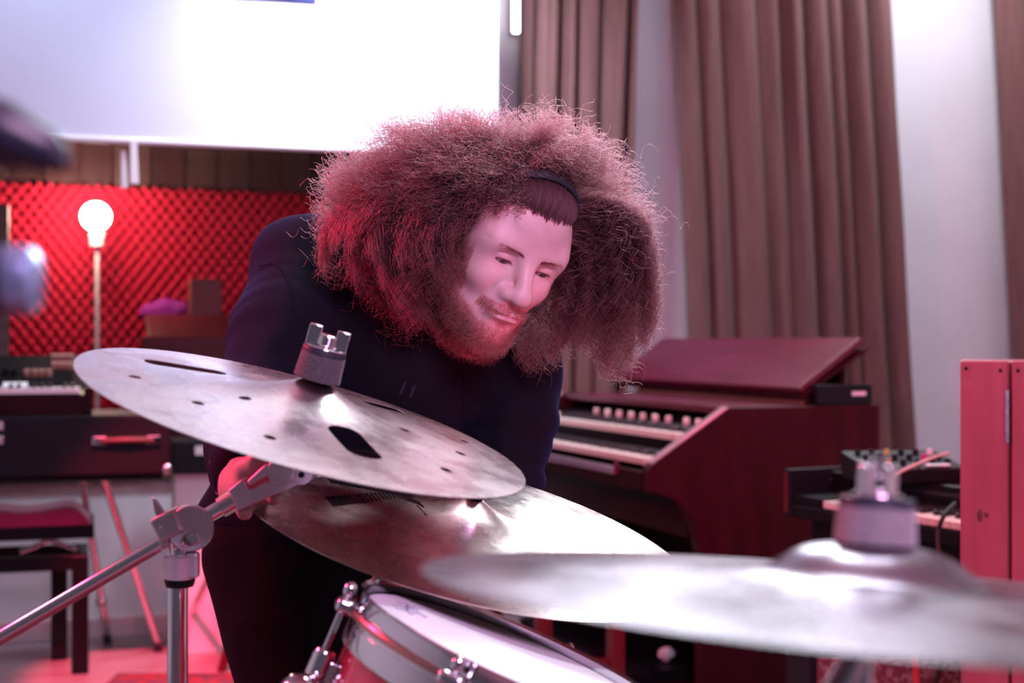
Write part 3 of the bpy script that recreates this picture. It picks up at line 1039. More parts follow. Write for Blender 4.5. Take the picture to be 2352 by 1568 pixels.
# ================================================================ red wooden chair mostly hidden behind the person
c0 = floor_at(508, 1541)
ch = thing('wooden_chair', c0, 'red stained wooden chair half hidden behind the trousers', 'chair')
legs = (((0, 0), (0.055, -0.03)), ((0.075, 0.28), (0.02, -0.03)), ((0.40, 0.03), (-0.04, 0.02)), ((0.42, 0.28), (-0.02, -0.03)))
for (b_, t_) in legs:
    B = c0 + Vector((b_[0], b_[1], 0))
    T = B + Vector((t_[0] * 1.6, t_[1], 0.44))
    mid = B.lerp(T, 0.45) + Vector((0.018, 0, 0))
    MB().tube([B, B.lerp(mid, 0.5) + Vector((0.002, 0, 0)), mid, T], [0.015, 0.018, 0.02, 0.021], 12).build('leg', M['red_wood'], ch, smooth=True)
MB().bb(c0 + Vector((0.0, -0.03, 0.43)), c0 + Vector((0.46, 0.30, 0.46))).build('seat', M['red_wood'], ch, bevel=0.01)
MB().bb(c0 + Vector((0.05, 0.27, 0.46)), c0 + Vector((0.42, 0.29, 0.72))).build('backrest', M['red_wood'], ch, bevel=0.01)

# ================================================================ cymbals
def cymbal_mat(name, c, c2, c3, rough, patch, hammer=0.22):
    m = bpy.data.materials.new(name)
    m.use_nodes = True
    nt = m.node_tree
    N, Lk = nt.nodes, nt.links
    b = N['Principled BSDF']
    b.inputs['Metallic'].default_value = 1.0
    b.inputs['Anisotropic'].default_value = 0.45
    tg = N.new('ShaderNodeTangent')
    tg.direction_type = 'RADIAL'
    tg.axis = 'Z'
    Lk.new(tg.outputs[0], b.inputs['Tangent'])
    tc = N.new('ShaderNodeTexCoord')
    # patina patches
    nz = N.new('ShaderNodeTexNoise')
    nz.inputs['Scale'].default_value = patch
    nz.inputs['Detail'].default_value = 7
    nz.inputs['Roughness'].default_value = 0.65
    Lk.new(tc.outputs['Object'], nz.inputs['Vector'])
    rp = N.new('ShaderNodeValToRGB')
    e = rp.color_ramp.elements
    e[0].position, e[0].color = 0.36, (*c2, 1)
    e[1].position, e[1].color = 0.62, (*c, 1)
    k = e.new(0.5)
    k.color = (*c3, 1)
    Lk.new(nz.outputs[0], rp.inputs[0])
    Lk.new(rp.outputs[0], b.inputs['Base Color'])
    mr = N.new('ShaderNodeMapRange')
    mr.inputs[1].default_value, mr.inputs[2].default_value = 0.35, 0.65
    mr.inputs[3].default_value, mr.inputs[4].default_value = rough + 0.10, rough - 0.03
    Lk.new(nz.outputs[0], mr.inputs[0])
    Lk.new(mr.outputs[0], b.inputs['Roughness'])
    # lathe rings and hammer marks
    ln = N.new('ShaderNodeVectorMath')
    ln.operation = 'LENGTH'
    sp = N.new('ShaderNodeVectorMath')
    sp.operation = 'MULTIPLY'
    sp.inputs[1].default_value = (1, 1, 0)
    Lk.new(tc.outputs['Object'], sp.inputs[0])
    Lk.new(sp.outputs[0], ln.inputs[0])
    cb = N.new('ShaderNodeCombineXYZ')
    Lk.new(ln.outputs['Value'], cb.inputs[0])
    rn = N.new('ShaderNodeTexNoise')
    rn.inputs['Scale'].default_value = 900
    rn.inputs['Detail'].default_value = 2
    Lk.new(cb.outputs[0], rn.inputs['Vector'])
    hm = N.new('ShaderNodeTexNoise')
    hm.inputs['Scale'].default_value = 42
    hm.inputs['Detail'].default_value = 2
    Lk.new(tc.outputs['Object'], hm.inputs['Vector'])
    b1 = N.new('ShaderNodeBump')
    b1.inputs['Strength'].default_value = 0.10
    b1.inputs['Distance'].default_value = 0.0008
    Lk.new(rn.outputs[0], b1.inputs['Height'])
    b2 = N.new('ShaderNodeBump')
    b2.inputs['Strength'].default_value = hammer
    b2.inputs['Distance'].default_value = 0.0016
    Lk.new(hm.outputs[0], b2.inputs['Height'])
    Lk.new(b1.outputs[0], b2.inputs['Normal'])
    Lk.new(b2.outputs[0], b.inputs['Normal'])
    return m


M['cym_crash'] = cymbal_mat('pale_bronze_crash', (0.92, 0.82, 0.81), (0.66, 0.54, 0.55), (0.84, 0.73, 0.73), 0.25, 16)
M['cym_ride'] = cymbal_mat('aged_bronze_ride', (0.78, 0.64, 0.61), (0.54, 0.38, 0.38), (0.66, 0.51, 0.50), 0.22, 26)
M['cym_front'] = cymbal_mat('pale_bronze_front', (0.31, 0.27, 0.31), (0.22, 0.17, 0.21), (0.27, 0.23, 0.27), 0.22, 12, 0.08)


def cym_h(r, Rr, bow, bell_r, bell_h, dome):
    z = bow * (1 - (r / Rr) ** 1.7)
    if dome:
        t = r / bell_r
        if t < 1.35:
            z += bell_h * (1 / (1 + math.exp((t - 0.88) * 9)))
            z += bell_h * 0.35 * max(0, 1 - t * t)
    else:
        z += bell_h * math.exp(-(r / bell_r) ** 1.35)
    return z


class Cym:
    def __init__(s, C, N, Rr, bow, bell_r, bell_h, dome=False, th=0.0007):
        s.C, s.N, s.R, s.th = Vector(C), Vector(N).normalized(), Rr, th
        s.m = frame(s.N, s.C)
        s.h = lambda r: cym_h(r, Rr, bow, bell_r, bell_h, dome)

    def mesh(s, n=180):
        rr = [0.006] + [0.006 + (s.R - 0.006) * (k / 60) for k in range(1, 60)] + [s.R - 0.0006, s.R]
        top = [(r, s.h(r)) for r in rr]
        bot = [(r, s.h(r) - s.th) for r in reversed(rr)]
        return MB().lathe(bot[::-1][::-1] + top, None, n, closed=True)

    def hit(s, px, py):
        """local point on the top surface seen at a pixel"""
        d = Vector(((px - 1176) / F, 1, -(py - 784) / F))
        o = Vector((0, 0, EYE))
        inv = s.m.inverted()
        lo, ld = inv @ o, inv.to_3x3() @ d
        z = 0.0
        for _ in range(60):
            t = (z - lo.z) / ld.z
            p = lo + ld * t
            z = 0.5 * z + 0.5 * s.h(min(p.xy.length, s.R))
        return p

    def world(s, x, y, dz=0.0):
        return s.m @ Vector((x, y, s.h(math.hypot(x, y)) + dz))


def cut(o, cutter_mb):
    """pierce mesh object o with the closed shapes in cutter_mb (both in o's local space)"""
    c = cutter_mb.build('cutter_tmp', M['black'])
    c.matrix_world = o.matrix_world
    c.location, c.rotation_euler = o.location, o.rotation_euler
    md = o.modifiers.new('pierce', 'BOOLEAN')
    md.operation = 'DIFFERENCE'
    md.solver = 'EXACT'
    md.object = c
    dg = bpy.context.evaluated_depsgraph_get()
    me = bpy.data.meshes.new_from_object(o.evaluated_get(dg))
    o.modifiers.clear()
    o.data = me
    bpy.data.objects.remove(c)
    me.polygons.foreach_set('use_smooth', [True] * len(me.polygons))
    me.set_sharp_from_angle(angle=R(40))


def place(o, m):
    o.location = m.to_translation()
    o.rotation_euler = m.to_euler()
    MW[o.name] = m
    return o


# ---- pierced crash on the boom stand
CL = Cym((-0.2056, 1.419, 1.0245), (0.2835, -0.101, 0.9536), 0.2286, 0.013, 0.046, 0.030)
crash = CL.mesh().build('crash_cymbal', M['cym_crash'], smooth=True, angle=40)
place(crash, CL.m)
tag(crash, 'pierced bronze crash cymbal with slots and round holes on the boom stand', 'cymbal')
ct = MB()
for (px, py) in ((310, 865), (455, 925), (563, 914), (620, 1004), (930, 987), (1066, 1013), (1058, 1041), (1025, 1079)):
    p = CL.hit(px, py)
    ct.lathe([(0.0001, p.z - 0.03), (0.0062, p.z - 0.03), (0.0062, p.z + 0.03), (0.0001, p.z + 0.03)], Matrix.Translation((p.x, p.y, 0)), 20)


def slot(a, b, w):
    a, b = CL.hit(*a), CL.hit(*b)
    d = (b - a)
    d.z = 0
    L = d.length
    d.normalize()
    n = Vector((-d.y, d.x, 0))
    poly = []
    rr_ = w * 0.42
    for (cx, cy, a0) in ((L / 2 - rr_, w / 2 - rr_, 0), (-L / 2 + rr_, w / 2 - rr_, 90), (-L / 2 + rr_, -w / 2 + rr_, 180), (L / 2 - rr_, -w / 2 + rr_, 270)):
        for k in range(6):
            t = R(a0 + 18 * k)
            poly.append((cx + rr_ * math.cos(t), cy + rr_ * math.sin(t)))
    c = (a + b) / 2
    m = Matrix((d, n, Vector((0, 0, 1)))).transposed().to_4x4()
    m.translation = Vector((c.x, c.y, c.z - 0.03))
    ct.prism(poly, 0.06, m)


slot((331, 828), (521, 858), 0.030)
slot((783, 978), (848, 1052), 0.036)
slot((838, 923), (922, 944), 0.030)
cut(crash, ct)

# ---- ride
CR = Cym((-0.0518, 1.6161, 0.8921), (0.2526, -0.1404, 0.9573), 0.2667, 0.012, 0.040, 0.024)
ride = CR.mesh().build('ride_cymbal', M['cym_ride'], smooth=True, angle=40)
place(ride, CR.m)
tag(ride, 'aged bronze ride cymbal with a black striped mark, below the pierced crash', 'cymbal')
M['print_black'] = mat('black_print', (0.006, 0.006, 0.010), 0.8, spec=0.1)


def print_quad(mb, pts, dz=0.0004):
    vs = []
    for (px, py) in pts:
        p = CR.hit(px, py)
        vs.append(Vector((p.x, p.y, CR.h(p.xy.length) + dz)))
    mb.add(vs, [tuple(range(len(vs)))])


lg = MB()
for k in range(26):                      # lower band: slanted bars that crowd together
    t = k / 25
    x = 746 + 215 * (1 - (1 - t) ** 1.25)
    yt = 1141 - 14 * min(1, t * 1.6) + (26 * max(0, t - 0.62) / 0.38 if t > 0.62 else 0)
    w = max(2.6, 9.5 - 12 * t)
    ln_ = 21 - 9 * t
    print_quad(lg, [(x, yt), (x + w, yt - 0.6), (x + w + ln_ * 0.95, yt + ln_), (x + ln_ * 0.95 - 1, yt + ln_ + 0.8)])
print_quad(lg, [(955, 1160), (962, 1163), (980, 1183), (978, 1183)])
for k in range(22):                      # upper band under the crash
    t = k / 21
    x = 750 + 185 * t
    yt = 1097 + 32 * t
    print_quad(lg, [(x, yt), (x + 6, yt + 0.8), (x + 18, yt + 13), (x + 11, yt + 12.6)])
lgo = lg.build('printed_mark', M['print_black'], None)
lgo.parent = ride
# ride stand: straight pole down to a tripod


def tripod(root, base, ztop, r, spread=0.32, rot=0.4, mat_=None, foot=0.0):
    mt_ = mat_ or M['chrome']
    MB().tube([(base.x, base.y, foot + 0.10), (base.x, base.y, ztop)], r, 20).build('tube', mt_, root, smooth=True)
    for k in range(3):
        a = rot + k * 2 * math.pi / 3
        e = Vector((base.x + spread * math.cos(a), base.y + spread * math.sin(a), foot))
        t_ = Vector((base.x, base.y, foot + 0.30))
        g = MB().tube([t_, t_.lerp(e, 0.96) + Vector((0, 0, 0.008))], 0.009, 12).build('leg', mt_, root, smooth=True)
        MB().tube([e, e + (t_ - e).normalized() * 0.035], 0.013, 12).build('rubber_foot', M['rubber'], g, smooth=True)
    MB().lathe([(0.0001, 0), (r + 0.008, 0), (r + 0.008, 0.05), (0.0001, 0.05)], Matrix.Translation((base.x, base.y, foot + 0.28)), 20).build('leg_collar', M['cast'], root, smooth=True)


def felt_stack(root, cym, z0, rf, hf, m_felt=None):
    m = cym.m @ Matrix.Translation((0, 0, z0))
    MB().lathe([(0.003, 0), (rf * 1.06, 0), (rf * 1.03, hf * 0.5), (rf, hf), (0.003, hf)], m, 36).build('felt', m_felt or M['felt'], root, smooth=True)
    m2 = cym.m @ Matrix.Translation((0, 0, z0 + hf))
    MB().lathe([(0.003, 0), (rf * 0.98, 0), (rf * 1.0, 0.0025), (rf * 0.97, 0.0055), (0.003, 0.0055)], m2, 36).build('washer', M['rubber'], root, smooth=True)
    return cym.m @ Matrix.Translation((0, 0, z0 + hf + 0.0055))


def wing_nut(root, m, w, h, name='wing_nut'):
    q = MB()
    q.lathe([(0.0001, 0), (w * 0.96, 0), (w * 0.96, 0.0022), (w * 0.5, 0.0035), (w * 0.48, h * 0.62), (w * 0.42, h * 0.68), (0.0001, h * 0.68)], m, 28)
    for s_ in (-1, 1):
        mm = m @ Matrix.Translation((s_ * w * 0.67, 0, h / 2)) 
        c = mm.to_translation()
        q.box(c, (w * 0.62, w * 0.42, h), m.to_3x3())
    return q.build(name, M['chrome'], root, smooth=True, bevel=0.0012, angle=30)


rst = thing('ride_stand', (CR.C.x - 0.03, CR.C.y + 0.03, 0.008), 'chrome tripod cymbal stand hidden beneath the ride cymbal', 'stand')
tilt = CR.m @ Vector((0, 0, -0.07))
MB().tube([CR.m @ Vector((0, 0, 0.065)), tilt], 0.004, 12).build('top_rod', M['chrome'], rst, smooth=True)
MB().ball(tilt, 0.018, n=16, k=10).build('tilter', M['cast'], rst, smooth=True)
tripod(rst, Vector((tilt.x, tilt.y, 0)), tilt.z, 0.0105, rot=0.9, foot=0.022)
mm = felt_stack(rst, CR, CR.h(0.008) + 0.0005, 0.011, 0.016)
wing_nut(rst, mm, 0.011, 0.016)

# ---- boom stand with the crash
bs = thing('boom_stand', (P(408, 1400, 1.42).x, 1.42, 0.008), 'chrome boom cymbal stand carrying the pierced crash cymbal', 'stand')
hc = CL.h(0.008)
mm = felt_stack(bs, CL, hc + 0.0004, 0.0222, 0.0255)
wing_nut(bs, mm @ Matrix.Rotation(R(4), 4, 'Z'), 0.0212, 0.0215)
pv = CL.m @ Vector((0, 0, -0.058))
MB().tube([CL.m @ Vector((0, 0, hc + 0.042)), pv], 0.0042, 14).build('top_rod', M['chrome'], bs, smooth=True)
D0 = pv.y
vw = Vector((0, 1, 0))
pA, pB = P(722, 1084, D0), P(553, 1162, D0)
ax = (pA - pB).normalized()                       # along the bracket
up_ = ax.cross(vw).normalized() * -1
if up_.z < 0:
    up_ = -up_


def bpoly(name, pts, th, m_, parent, y0, bevel=0.0015):
    """flat casting: outline given in pixels at depth D0, th thick, centred at y0"""
    vs = []
    for yy in (y0 - th / 2, y0 + th / 2):
        for (px, py) in pts:
            p = P(px, py, D0)
            vs.append(Vector((p.x, yy, p.z)))
    n = len(pts)
    return MB().add(vs, [tuple(range(n)), tuple(range(2 * n - 1, n - 1, -1))] + [(k, (k + 1) % n, n + (k + 1) % n, n + k) for k in range(n)]).build(name, m_, parent, smooth=True, bevel=bevel, angle=30)


M['cast_light'] = mat('pale_cast_metal', (0.80, 0.76, 0.84), 0.42, 0.6, bump=0.05, scale=260)
bpoly('bracket', [(531, 1122), (563, 1096), (568, 1100), (578, 1119), (583, 1120), (622, 1101), (633, 1096), (640, 1108), (656, 1107), (672, 1100), (680, 1090), (690, 1104), (692, 1108), (640, 1131), (553, 1169), (545, 1150)], 0.026, M['cast_light'], bs, D0 - 0.004)
bpoly('lever', [(575, 1101), (613, 1066), (626, 1058), (629, 1084), (606, 1096), (582, 1111)], 0.016, M['cast_light'], bs, D0 - 0.013)
wc = P(652, 1078, D0)
MB().lathe([(0.0001, -0.014), (0.0125, -0.014), (0.0135, -0.012), (0.0135, 0.021), (0.0125, 0.0225), (0.0001, 0.0225)], frame((0, -1, 0), wc), 32).build('pivot_disc', M['cast_light'], bs, smooth=True)
wc2 = P(699, 1086, D0)
MB().lathe([(0.0030, -0.013), (0.0090, -0.013), (0.0100, -0.011), (0.0100, 0.0195), (0.0030, 0.0195)], frame((0, -1, 0), wc2), 28).build('pivot_eye', M['cast_light'], bs, smooth=True)
MB().lathe([(0.0001, -0.0012), (0.0031, -0.0012), (0.0031, 0.001), (0.0001, 0.001)], frame((0, -1, 0), wc2 + Vector((0, -0.0190, 0))), 14).build('socket_bolt', M['black'], bs, smooth=True)
cd_ = (P(740, 1072, D0) - wc2).normalized()
for k in range(2):
    c_ = wc2 + cd_ * (0.011 + 0.006 * k)
    MB().lathe([(0.0001, 0), (0.0085, 0), (0.0085, 0.0042), (0.0001, 0.0042)], frame(cd_, c_), 24).build('ratchet_washer', M['chrome'], bs, smooth=True)
# boom rod: bracket - clamp - counter end past the frame
b1, b2, b3 = P(548, 1143, D0), P(430, 1212, 1.42), P(-120, 1535, 1.40)
bd = (b1 - b2).normalized()
MB().tube([b1, b2.lerp(b1, 0.66)], 0.0105, 20).build('boom_sleeve', M['chrome_dull'], bs, smooth=True)
MB().tube([b1, b2], 0.0082, 20).build('boom_rod', M['chrome'], bs, smooth=True)
MB().tube([b2 + (b3 - b2).normalized() * 0.01, b3], 0.0072, 20).build('boom_rod', M['chrome'], bs, smooth=True)
# clamp on top of the pole
cc = P(416, 1212, 1.42)
MB().lathe([(0.0001, -0.016), (0.0215, -0.016), (0.0232, -0.012), (0.0232, 0.012), (0.0215, 0.016), (0.0001, 0.016)], frame((0.25, -1, 0.1), cc + Vector((0.009, 0, 0))), 32).build('clamp_drum', M['cast'], bs, smooth=True)
q = MB()
q.box(cc + Vector((-0.009, -0.008, 0.005)), (0.026, 0.034, 0.025), Matrix.Rotation(R(-28), 3, 'Y'))
q.build('clamp_block', M['cast'], bs, bevel=0.003)
MB().box(P(440, 1238, 1.41), (0.018, 0.02, 0.011), Matrix.Rotation(R(-25), 3, 'Y')).build('clamp_bolt', M['chrome'], bs, bevel=0.002)
MB().tube([P(400, 1262, 1.42), P(432, 1240, 1.40)], 0.006, 12).build('clamp_pin', M['chrome'], bs, smooth=True)
q = MB()                                    # big wing nut on the left of the clamp
wn = P(384, 1212, 1.405)
q.tube([wn + Vector((0.010, 0.004, 0.0)), wn - Vector((0.008, 0.004, -0.001))], 0.0075, 16)
q.build('wing_hub', M['cast'], bs, smooth=True)
for pts in ([(346, 1141), (357, 1148), (388, 1196), (383, 1207), (372, 1210), (352, 1178)], [(368, 1210), (385, 1212), (388, 1252), (378, 1262), (366, 1258), (362, 1234)]):
    vs = []
    for yy in (1.402, 1.408):
        for (px, py) in pts:
            p = P(px, py, 1.40)
            vs.append(Vector((p.x, yy, p.z)))
    n = len(pts)
    MB().add(vs, [tuple(range(n)), tuple(range(2 * n - 1, n - 1, -1))] + [(k, (k + 1) % n, n + (k + 1) % n, n + k) for k in range(n)]).build('wing', M['cast'], bs, smooth=True, bevel=0.0018, angle=30)
# collar and pole
cx_ = P(413, 1300, 1.42)
zt_, zb_ = P(413, 1272, 1.42).z, P(413, 1328, 1.42).z
MB().lathe([(0.0001, 0), (0.0145, 0), (0.0150, 0.004), (0.0158, zt_ - zb_ - 0.003), (0.013, zt_ - zb_), (0.0001, zt_ - zb_)], Matrix.Translation((cx_.x, 1.42, zb_)), 32).build('collar', M['cast_light'], bs, smooth=True)
MB().lathe([(0.0001, -0.008), (0.0135, -0.008), (0.0152, -0.003), (0.0152, 0), (0.0001, 0)], Matrix.Translation((cx_.x, 1.42, zb_)), 32).build('collar_ring', M['black'], bs, smooth=True)
MB().tube([(cx_.x, 1.42, zt_ - 0.002), (cx_.x, 1.42, cc.z - 0.005)], 0.011, 20).build('neck', M['chrome'], bs, smooth=True)
MB().box(P(441, 1300, 1.42) + Vector((0.002, -0.004, 0.002)), (0.012, 0.014, 0.026)).build('collar_lug', M['cast_light'], bs, bevel=0.003)
tripod(bs, Vector((P(408, 1400, 1.42).x, 1.42, 0)), zb_ - 0.004, 0.0103, rot=0.2, foot=0.022)

# ---- blurred cymbal in front at the right
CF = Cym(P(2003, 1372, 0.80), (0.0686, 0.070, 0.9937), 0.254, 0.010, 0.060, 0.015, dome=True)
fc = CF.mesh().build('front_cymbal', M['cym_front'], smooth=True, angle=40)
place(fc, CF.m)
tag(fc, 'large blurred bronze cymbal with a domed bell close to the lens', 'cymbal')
fst = thing('front_cymbal_stand', (CF.C.x, CF.C.y + 0.02, 0.0), 'chrome cymbal stand with tall grey felt under the nearest cymbal', 'stand')
hb = CF.h(0.008)
mm = felt_stack(fst, CF, hb + 0.0004, 0.0216, 0.0200)
M['felt_pale'] = mat('pale_grey_felt', (0.22, 0.21, 0.22), 0.95, c2=(0.17, 0.16, 0.17), scale=300, bump=0.5, sheen=0.6)
for ch_ in fst.children:
    if ch_.name.startswith('felt'):
        ch_.data.materials[0] = M['felt_pale']
wing_nut(fst, mm @ Matrix.Rotation(R(38), 4, 'Z'), 0.0150, 0.0185)
tf = CF.m @ Vector((-0.002, 0.0, -0.055))
MB().tube([CF.m @ Vector((0, 0, hb + 0.05)), tf], 0.0042, 14).build('top_rod', M['chrome'], fst, smooth=True)
MB().lathe([(0.0001, 0), (0.012, 0), (0.011, 0.018), (0.006, 0.024), (0.0001, 0.024)], CF.m @ Matrix.Translation((0, 0, -0.030)), 24).build('seat_cup', M['chrome'], fst, smooth=True)
MB().tube([tf + Vector((-0.004, 0, 0.024)), tf + Vector((-0.026, -0.004, -0.020))], [0.007, 0.011], 18).build('tilter_arm', M['chrome'], fst, smooth=True)
MB().box(tf + Vector((-0.022, -0.005, -0.022)), (0.045, 0.03, 0.028)).build('tilter_block', M['black_satin'], fst, bevel=0.005)
MB().box(tf + Vector((0.012, -0.002, -0.024)), (0.028, 0.03, 0.024)).build('tilter_head', M['cast'], fst, bevel=0.006)
MB().ball(tf + Vector((0.028, -0.01, -0.014)), (0.009, 0.009, 0.012), n=16, k=10).build('tilter_knob', M['chrome_dull'], fst, smooth=True)
tripod(fst, Vector((tf.x, tf.y + 0.01, 0)), tf.z - 0.03, 0.0105, rot=0.5, foot=0.0, spread=0.20)

# ================================================================ tom drum
TN = Vector((0.3895, 0.041, 0.9201)).normalized()
TC = P(1200, 1493, 1.30)
TM = frame(TN, TC)
TR = 0.158
tom = thing('tom_drum', TC - TN * 0.26, 'red lacquered tom drum with white head and chrome hoop', 'drum')
M['shell'] = mat('red_drum_lacquer', (0.30, 0.006, 0.065), 0.18, coat=0.6, c2=(0.45, 0.06, 0.12), scale=4, stretch=(14, 14, 0.15), contrast=(0.5, 0.72))
M['head'] = mat('white_coated_head', (0.92, 0.93, 0.95), 0.6, bump=0.15, scale=500)
M['copper'] = mat('copper_ring', (0.48, 0.26, 0.22), 0.25, 0.9)
sh = MB().lathe([(0.1505, -0.255), (0.1520, -0.255), (0.1520, -0.030), (0.1505, -0.030)], None, 96, closed=True).build('shell', M['shell'], tom, smooth=True, world=False)
tom_inv = mw(tom).inverted()


def tplace(o):
    m = tom_inv @ TM
    o.location = m.to_translation()
    o.rotation_euler = m.to_euler()
    return o


tplace(sh)
tplace(MB().lathe([(0.0001, -0.0100), (0.146, -0.0100), (0.1500, -0.0115), (0.1535, -0.016), (0.1535, -0.020), (0.0001, -0.0108)], None, 96).build('drum_head', M['head'], tom, smooth=True, world=False, angle=60))
tplace(MB().lathe([(0.1545, -0.034), (0.1570, -0.034), (0.1575, -0.019), (0.1590, -0.0185), (0.1570, -0.017), (0.1572, -0.004), (0.1588, -0.0008), (0.1578, 0.0), (0.1545, -0.003), (0.1545, -0.018)], None, 120, closed=True).build('hoop', M['chrome'], tom, smooth=True, world=False, angle=30))
tplace(MB().lathe([(0.1570, -0.0245), (0.1615, -0.0235), (0.1622, -0.0205), (0.1612, -0.0178), (0.1570, -0.0172)], None, 120, closed=True).build('hoop_flange', M['copper'], tom, smooth=True, world=False))
tplace(MB().lathe([(0.1524, -0.049), (0.1575, -0.0485), (0.1585, -0.044), (0.1580, -0.029), (0.1524, -0.0285)], None, 120, closed=True).build('lower_hoop', M['chrome'], tom, smooth=True, world=False, angle=30))
tplace(MB().lathe([(0.1524, -0.255), (0.1580, -0.255), (0.1585, -0.225), (0.1524, -0.225)], None, 96, closed=True).build('bottom_hoop', M['chrome'], tom, smooth=True, world=False, angle=30))
for k in range(6):
    a = R(190 + 60 * k)
    er = Vector((math.cos(a), math.sin(a), 0))
    et = Vector((-math.sin(a), math.cos(a), 0))
    rot = Matrix((er, et, Vector((0, 0, 1)))).transposed()
    q = MB()
    q.box(er * 0.1655 + Vector((0, 0, -0.020)), (0.020, 0.024, 0.014), rot)
    ear = tplace(q.build('hoop_ear', M['chrome'], tom, smooth=True, world=False, bevel=0.005, seg=3))
    q = MB()
    q.tube([er * 0.168 + Vector((0, 0, 0.000)), er * 0.168 + Vector((0, 0, -0.085))], 0.0030, 10)
    q.ball(er * 0.168 + Vector((0, 0, -0.006)), (0.0062, 0.0062, 0.008), n=12, k=8)
    tplace(q.build('tension_rod', M['chrome'], tom, smooth=True, world=False))
    q = MB()
    q.tube([er * 0.1665 + Vector((0, 0, -0.062)), er * 0.1665 + Vector((0, 0, -0.068)), er * 0.1665 + Vector((0, 0, -0.115)), er * 0.1665 + Vector((0, 0, -0.122))], [0.008, 0.0105, 0.0105, 0.007], 16)
    q.box(er * 0.157 + Vector((0, 0, -0.092)), (0.016, 0.014, 0.044), rot)
    tplace(q.build('lug', M['chrome'], tom, smooth=True, world=False, bevel=0.0015))


def thit(px, py, z):
    d = Vector(((px - 1176) / F, 1, -(py - 784) / F))
    inv = TM.inverted()
    lo, ld = inv @ Vector((0, 0, EYE)), inv.to_3x3() @ d
    return lo + ld * ((z - lo.z) / ld.z)


# faint grey script on the head
M['print_grey'] = mat('grey_print', (0.58, 0.59, 0.72), 0.6)
tx = MB()
for (a_, b_, w) in (((913, 1381), (922, 1387), 2.2), ((905, 1388), (914, 1392), 2.0), ((910, 1397), (918, 1398), 2.4), ((928, 1383), (932, 1386), 3.0), ((924, 1401), (938, 1389), 2.4), ((938, 1389), (934, 1403), 2.0), ((934, 1403), (950, 1394), 2.2), ((942, 1410), (959, 1397), 3.2), ((958, 1409), (964, 1406), 3.0), ((968, 1412), (972, 1410), 2.4), ((974, 1417), (979, 1414), 2.2), ((919, 1392), (927, 1395), 1.6)):
    A, B = thit(*a_, -0.0096), thit(*b_, -0.0096)
    d = (B - A).normalized()
    n = Vector((-d.y, d.x, 0)) * w * 0.00040 * 2.2
    tx.add([A - n, B - n, B + n, A + n], [(0, 1, 2, 3)])
tplace(tx.build('printed_script', M['print_grey'], tom, world=False))
# mount: beige felted knob on the shell and a pole to the floor
kc = thit(868, 1560, -0.115)
ka = math.atan2(kc.y, kc.x)
kr = Vector((math.cos(-2.1), math.sin(-2.1), 0))
kr = Vector((kc.x, kc.y, 0)).normalized()
base_k = kr * 0.152 + Vector((0, 0, -0.118))
mm = frame(kr, base_k)
tplace(MB().lathe([(0.0001, 0), (0.020, 0), (0.018, 0.010), (0.010, 0.014), (0.010, 0.024), (0.0001, 0.024)], mm, 24).build('mount_boss', M['black'], tom, smooth=True, world=False))
tplace(MB().ball(base_k + kr * 0.030, (0.013, 0.013, 0.013), n=18, k=12).build('mount_knob', mat('beige_knob', (0.55, 0.42, 0.36), 0.5), tom, smooth=True, world=False))
ts = thing('tom_stand', (TC.x - 0.10, TC.y + 0.02, 0.008), 'chrome tom holder with a ball joint under the red drum', 'stand')
bj = P(692, 1602, 1.24)
MB().ball(bj, (0.022, 0.022, 0.022), n=24, k=16).build('ball_joint', M['chrome'], ts, smooth=True)
MB().tube([bj, P(745, 1630, 1.27), P(800, 1640, 1.29)], 0.0085, 14).build('holder_arm', M['chrome'], ts, smooth=True)
MB().tube([(bj.x, bj.y, 0.1), (bj.x, bj.y, bj.z)], 0.012, 16).build('tube', M['chrome'], ts, smooth=True)
for k in range(3):
    a = 0.3 + k * 2.094
    MB().tube([(bj.x, bj.y, 0.3), (bj.x + 0.3 * math.cos(a), bj.y + 0.3 * math.sin(a), 0.022)], 0.009, 12).build('leg', M['chrome'], ts, smooth=True)

# ================================================================ microphones close to the lens at the left
M['mic_black'] = mat('black_mic_enamel', (0.012, 0.014, 0.03), 0.35)
mk = thing('microphone', P(-60, 300, 0.55), 'black pencil microphone blurred at the upper left edge', 'microphone')
a_, b_ = P(-160, 240, 0.55), P(150, 362, 0.55)
dv = (b_ - a_).normalized()
MB().lathe([(0.0001, 0), (0.0125, 0), (0.0125, 0.030), (0.0115, 0.034), (0.0085, 0.050), (0.004, 0.055), (0.0001, 0.055)], frame(dv, a_), 24).build('body', M['mic_black'], mk, smooth=True)
MB().tube([P(10, 330, 0.553), P(95, 352, 0.55), P(160, 376, 0.548)], [0.0078, 0.0068, 0.0030], 18).build('capsule', M['mic_black'], mk, smooth=True)
MB().box(P(-40, 335, 0.555), (0.02, 0.022, 0.016)).build('clip', M['black'], mk, bevel=0.003)
MB().tube([P(-40, 340, 0.56), P(-160, 700, 0.60)], 0.005, 12).build('arm', M['black'], mk, smooth=True)
mk2 = thing('microphone', P(-30, 700, 0.62), 'pale blue steel microphone head blurred at the left edge', 'microphone')
M['mic_blue'] = mat('blue_steel', (0.35, 0.48, 0.72), 0.30, 0.8)
mm = frame((1, 0.12, 0.0), P(-170, 642, 0.62))
MB().lathe([(0.0001, 0.0), (0.0150, 0.0), (0.0155, 0.034), (0.0001, 0.034)], mm, 28).build('body', M['mic_black'], mk2, smooth=True)
MB().lathe([(0.0001, 0.034), (0.0150, 0.034), (0.0155, 0.0395), (0.0145, 0.0450), (0.0105, 0.0482), (0.0001, 0.0495)], mm, 28).build('grille', M['mic_blue'], mk2, smooth=True)
MB().tube([P(-150, 650, 0.625), P(-170, 1000, 0.64), P(-220, 1400, 0.68)], 0.006, 12).build('arm', M['black'], mk2, smooth=True)

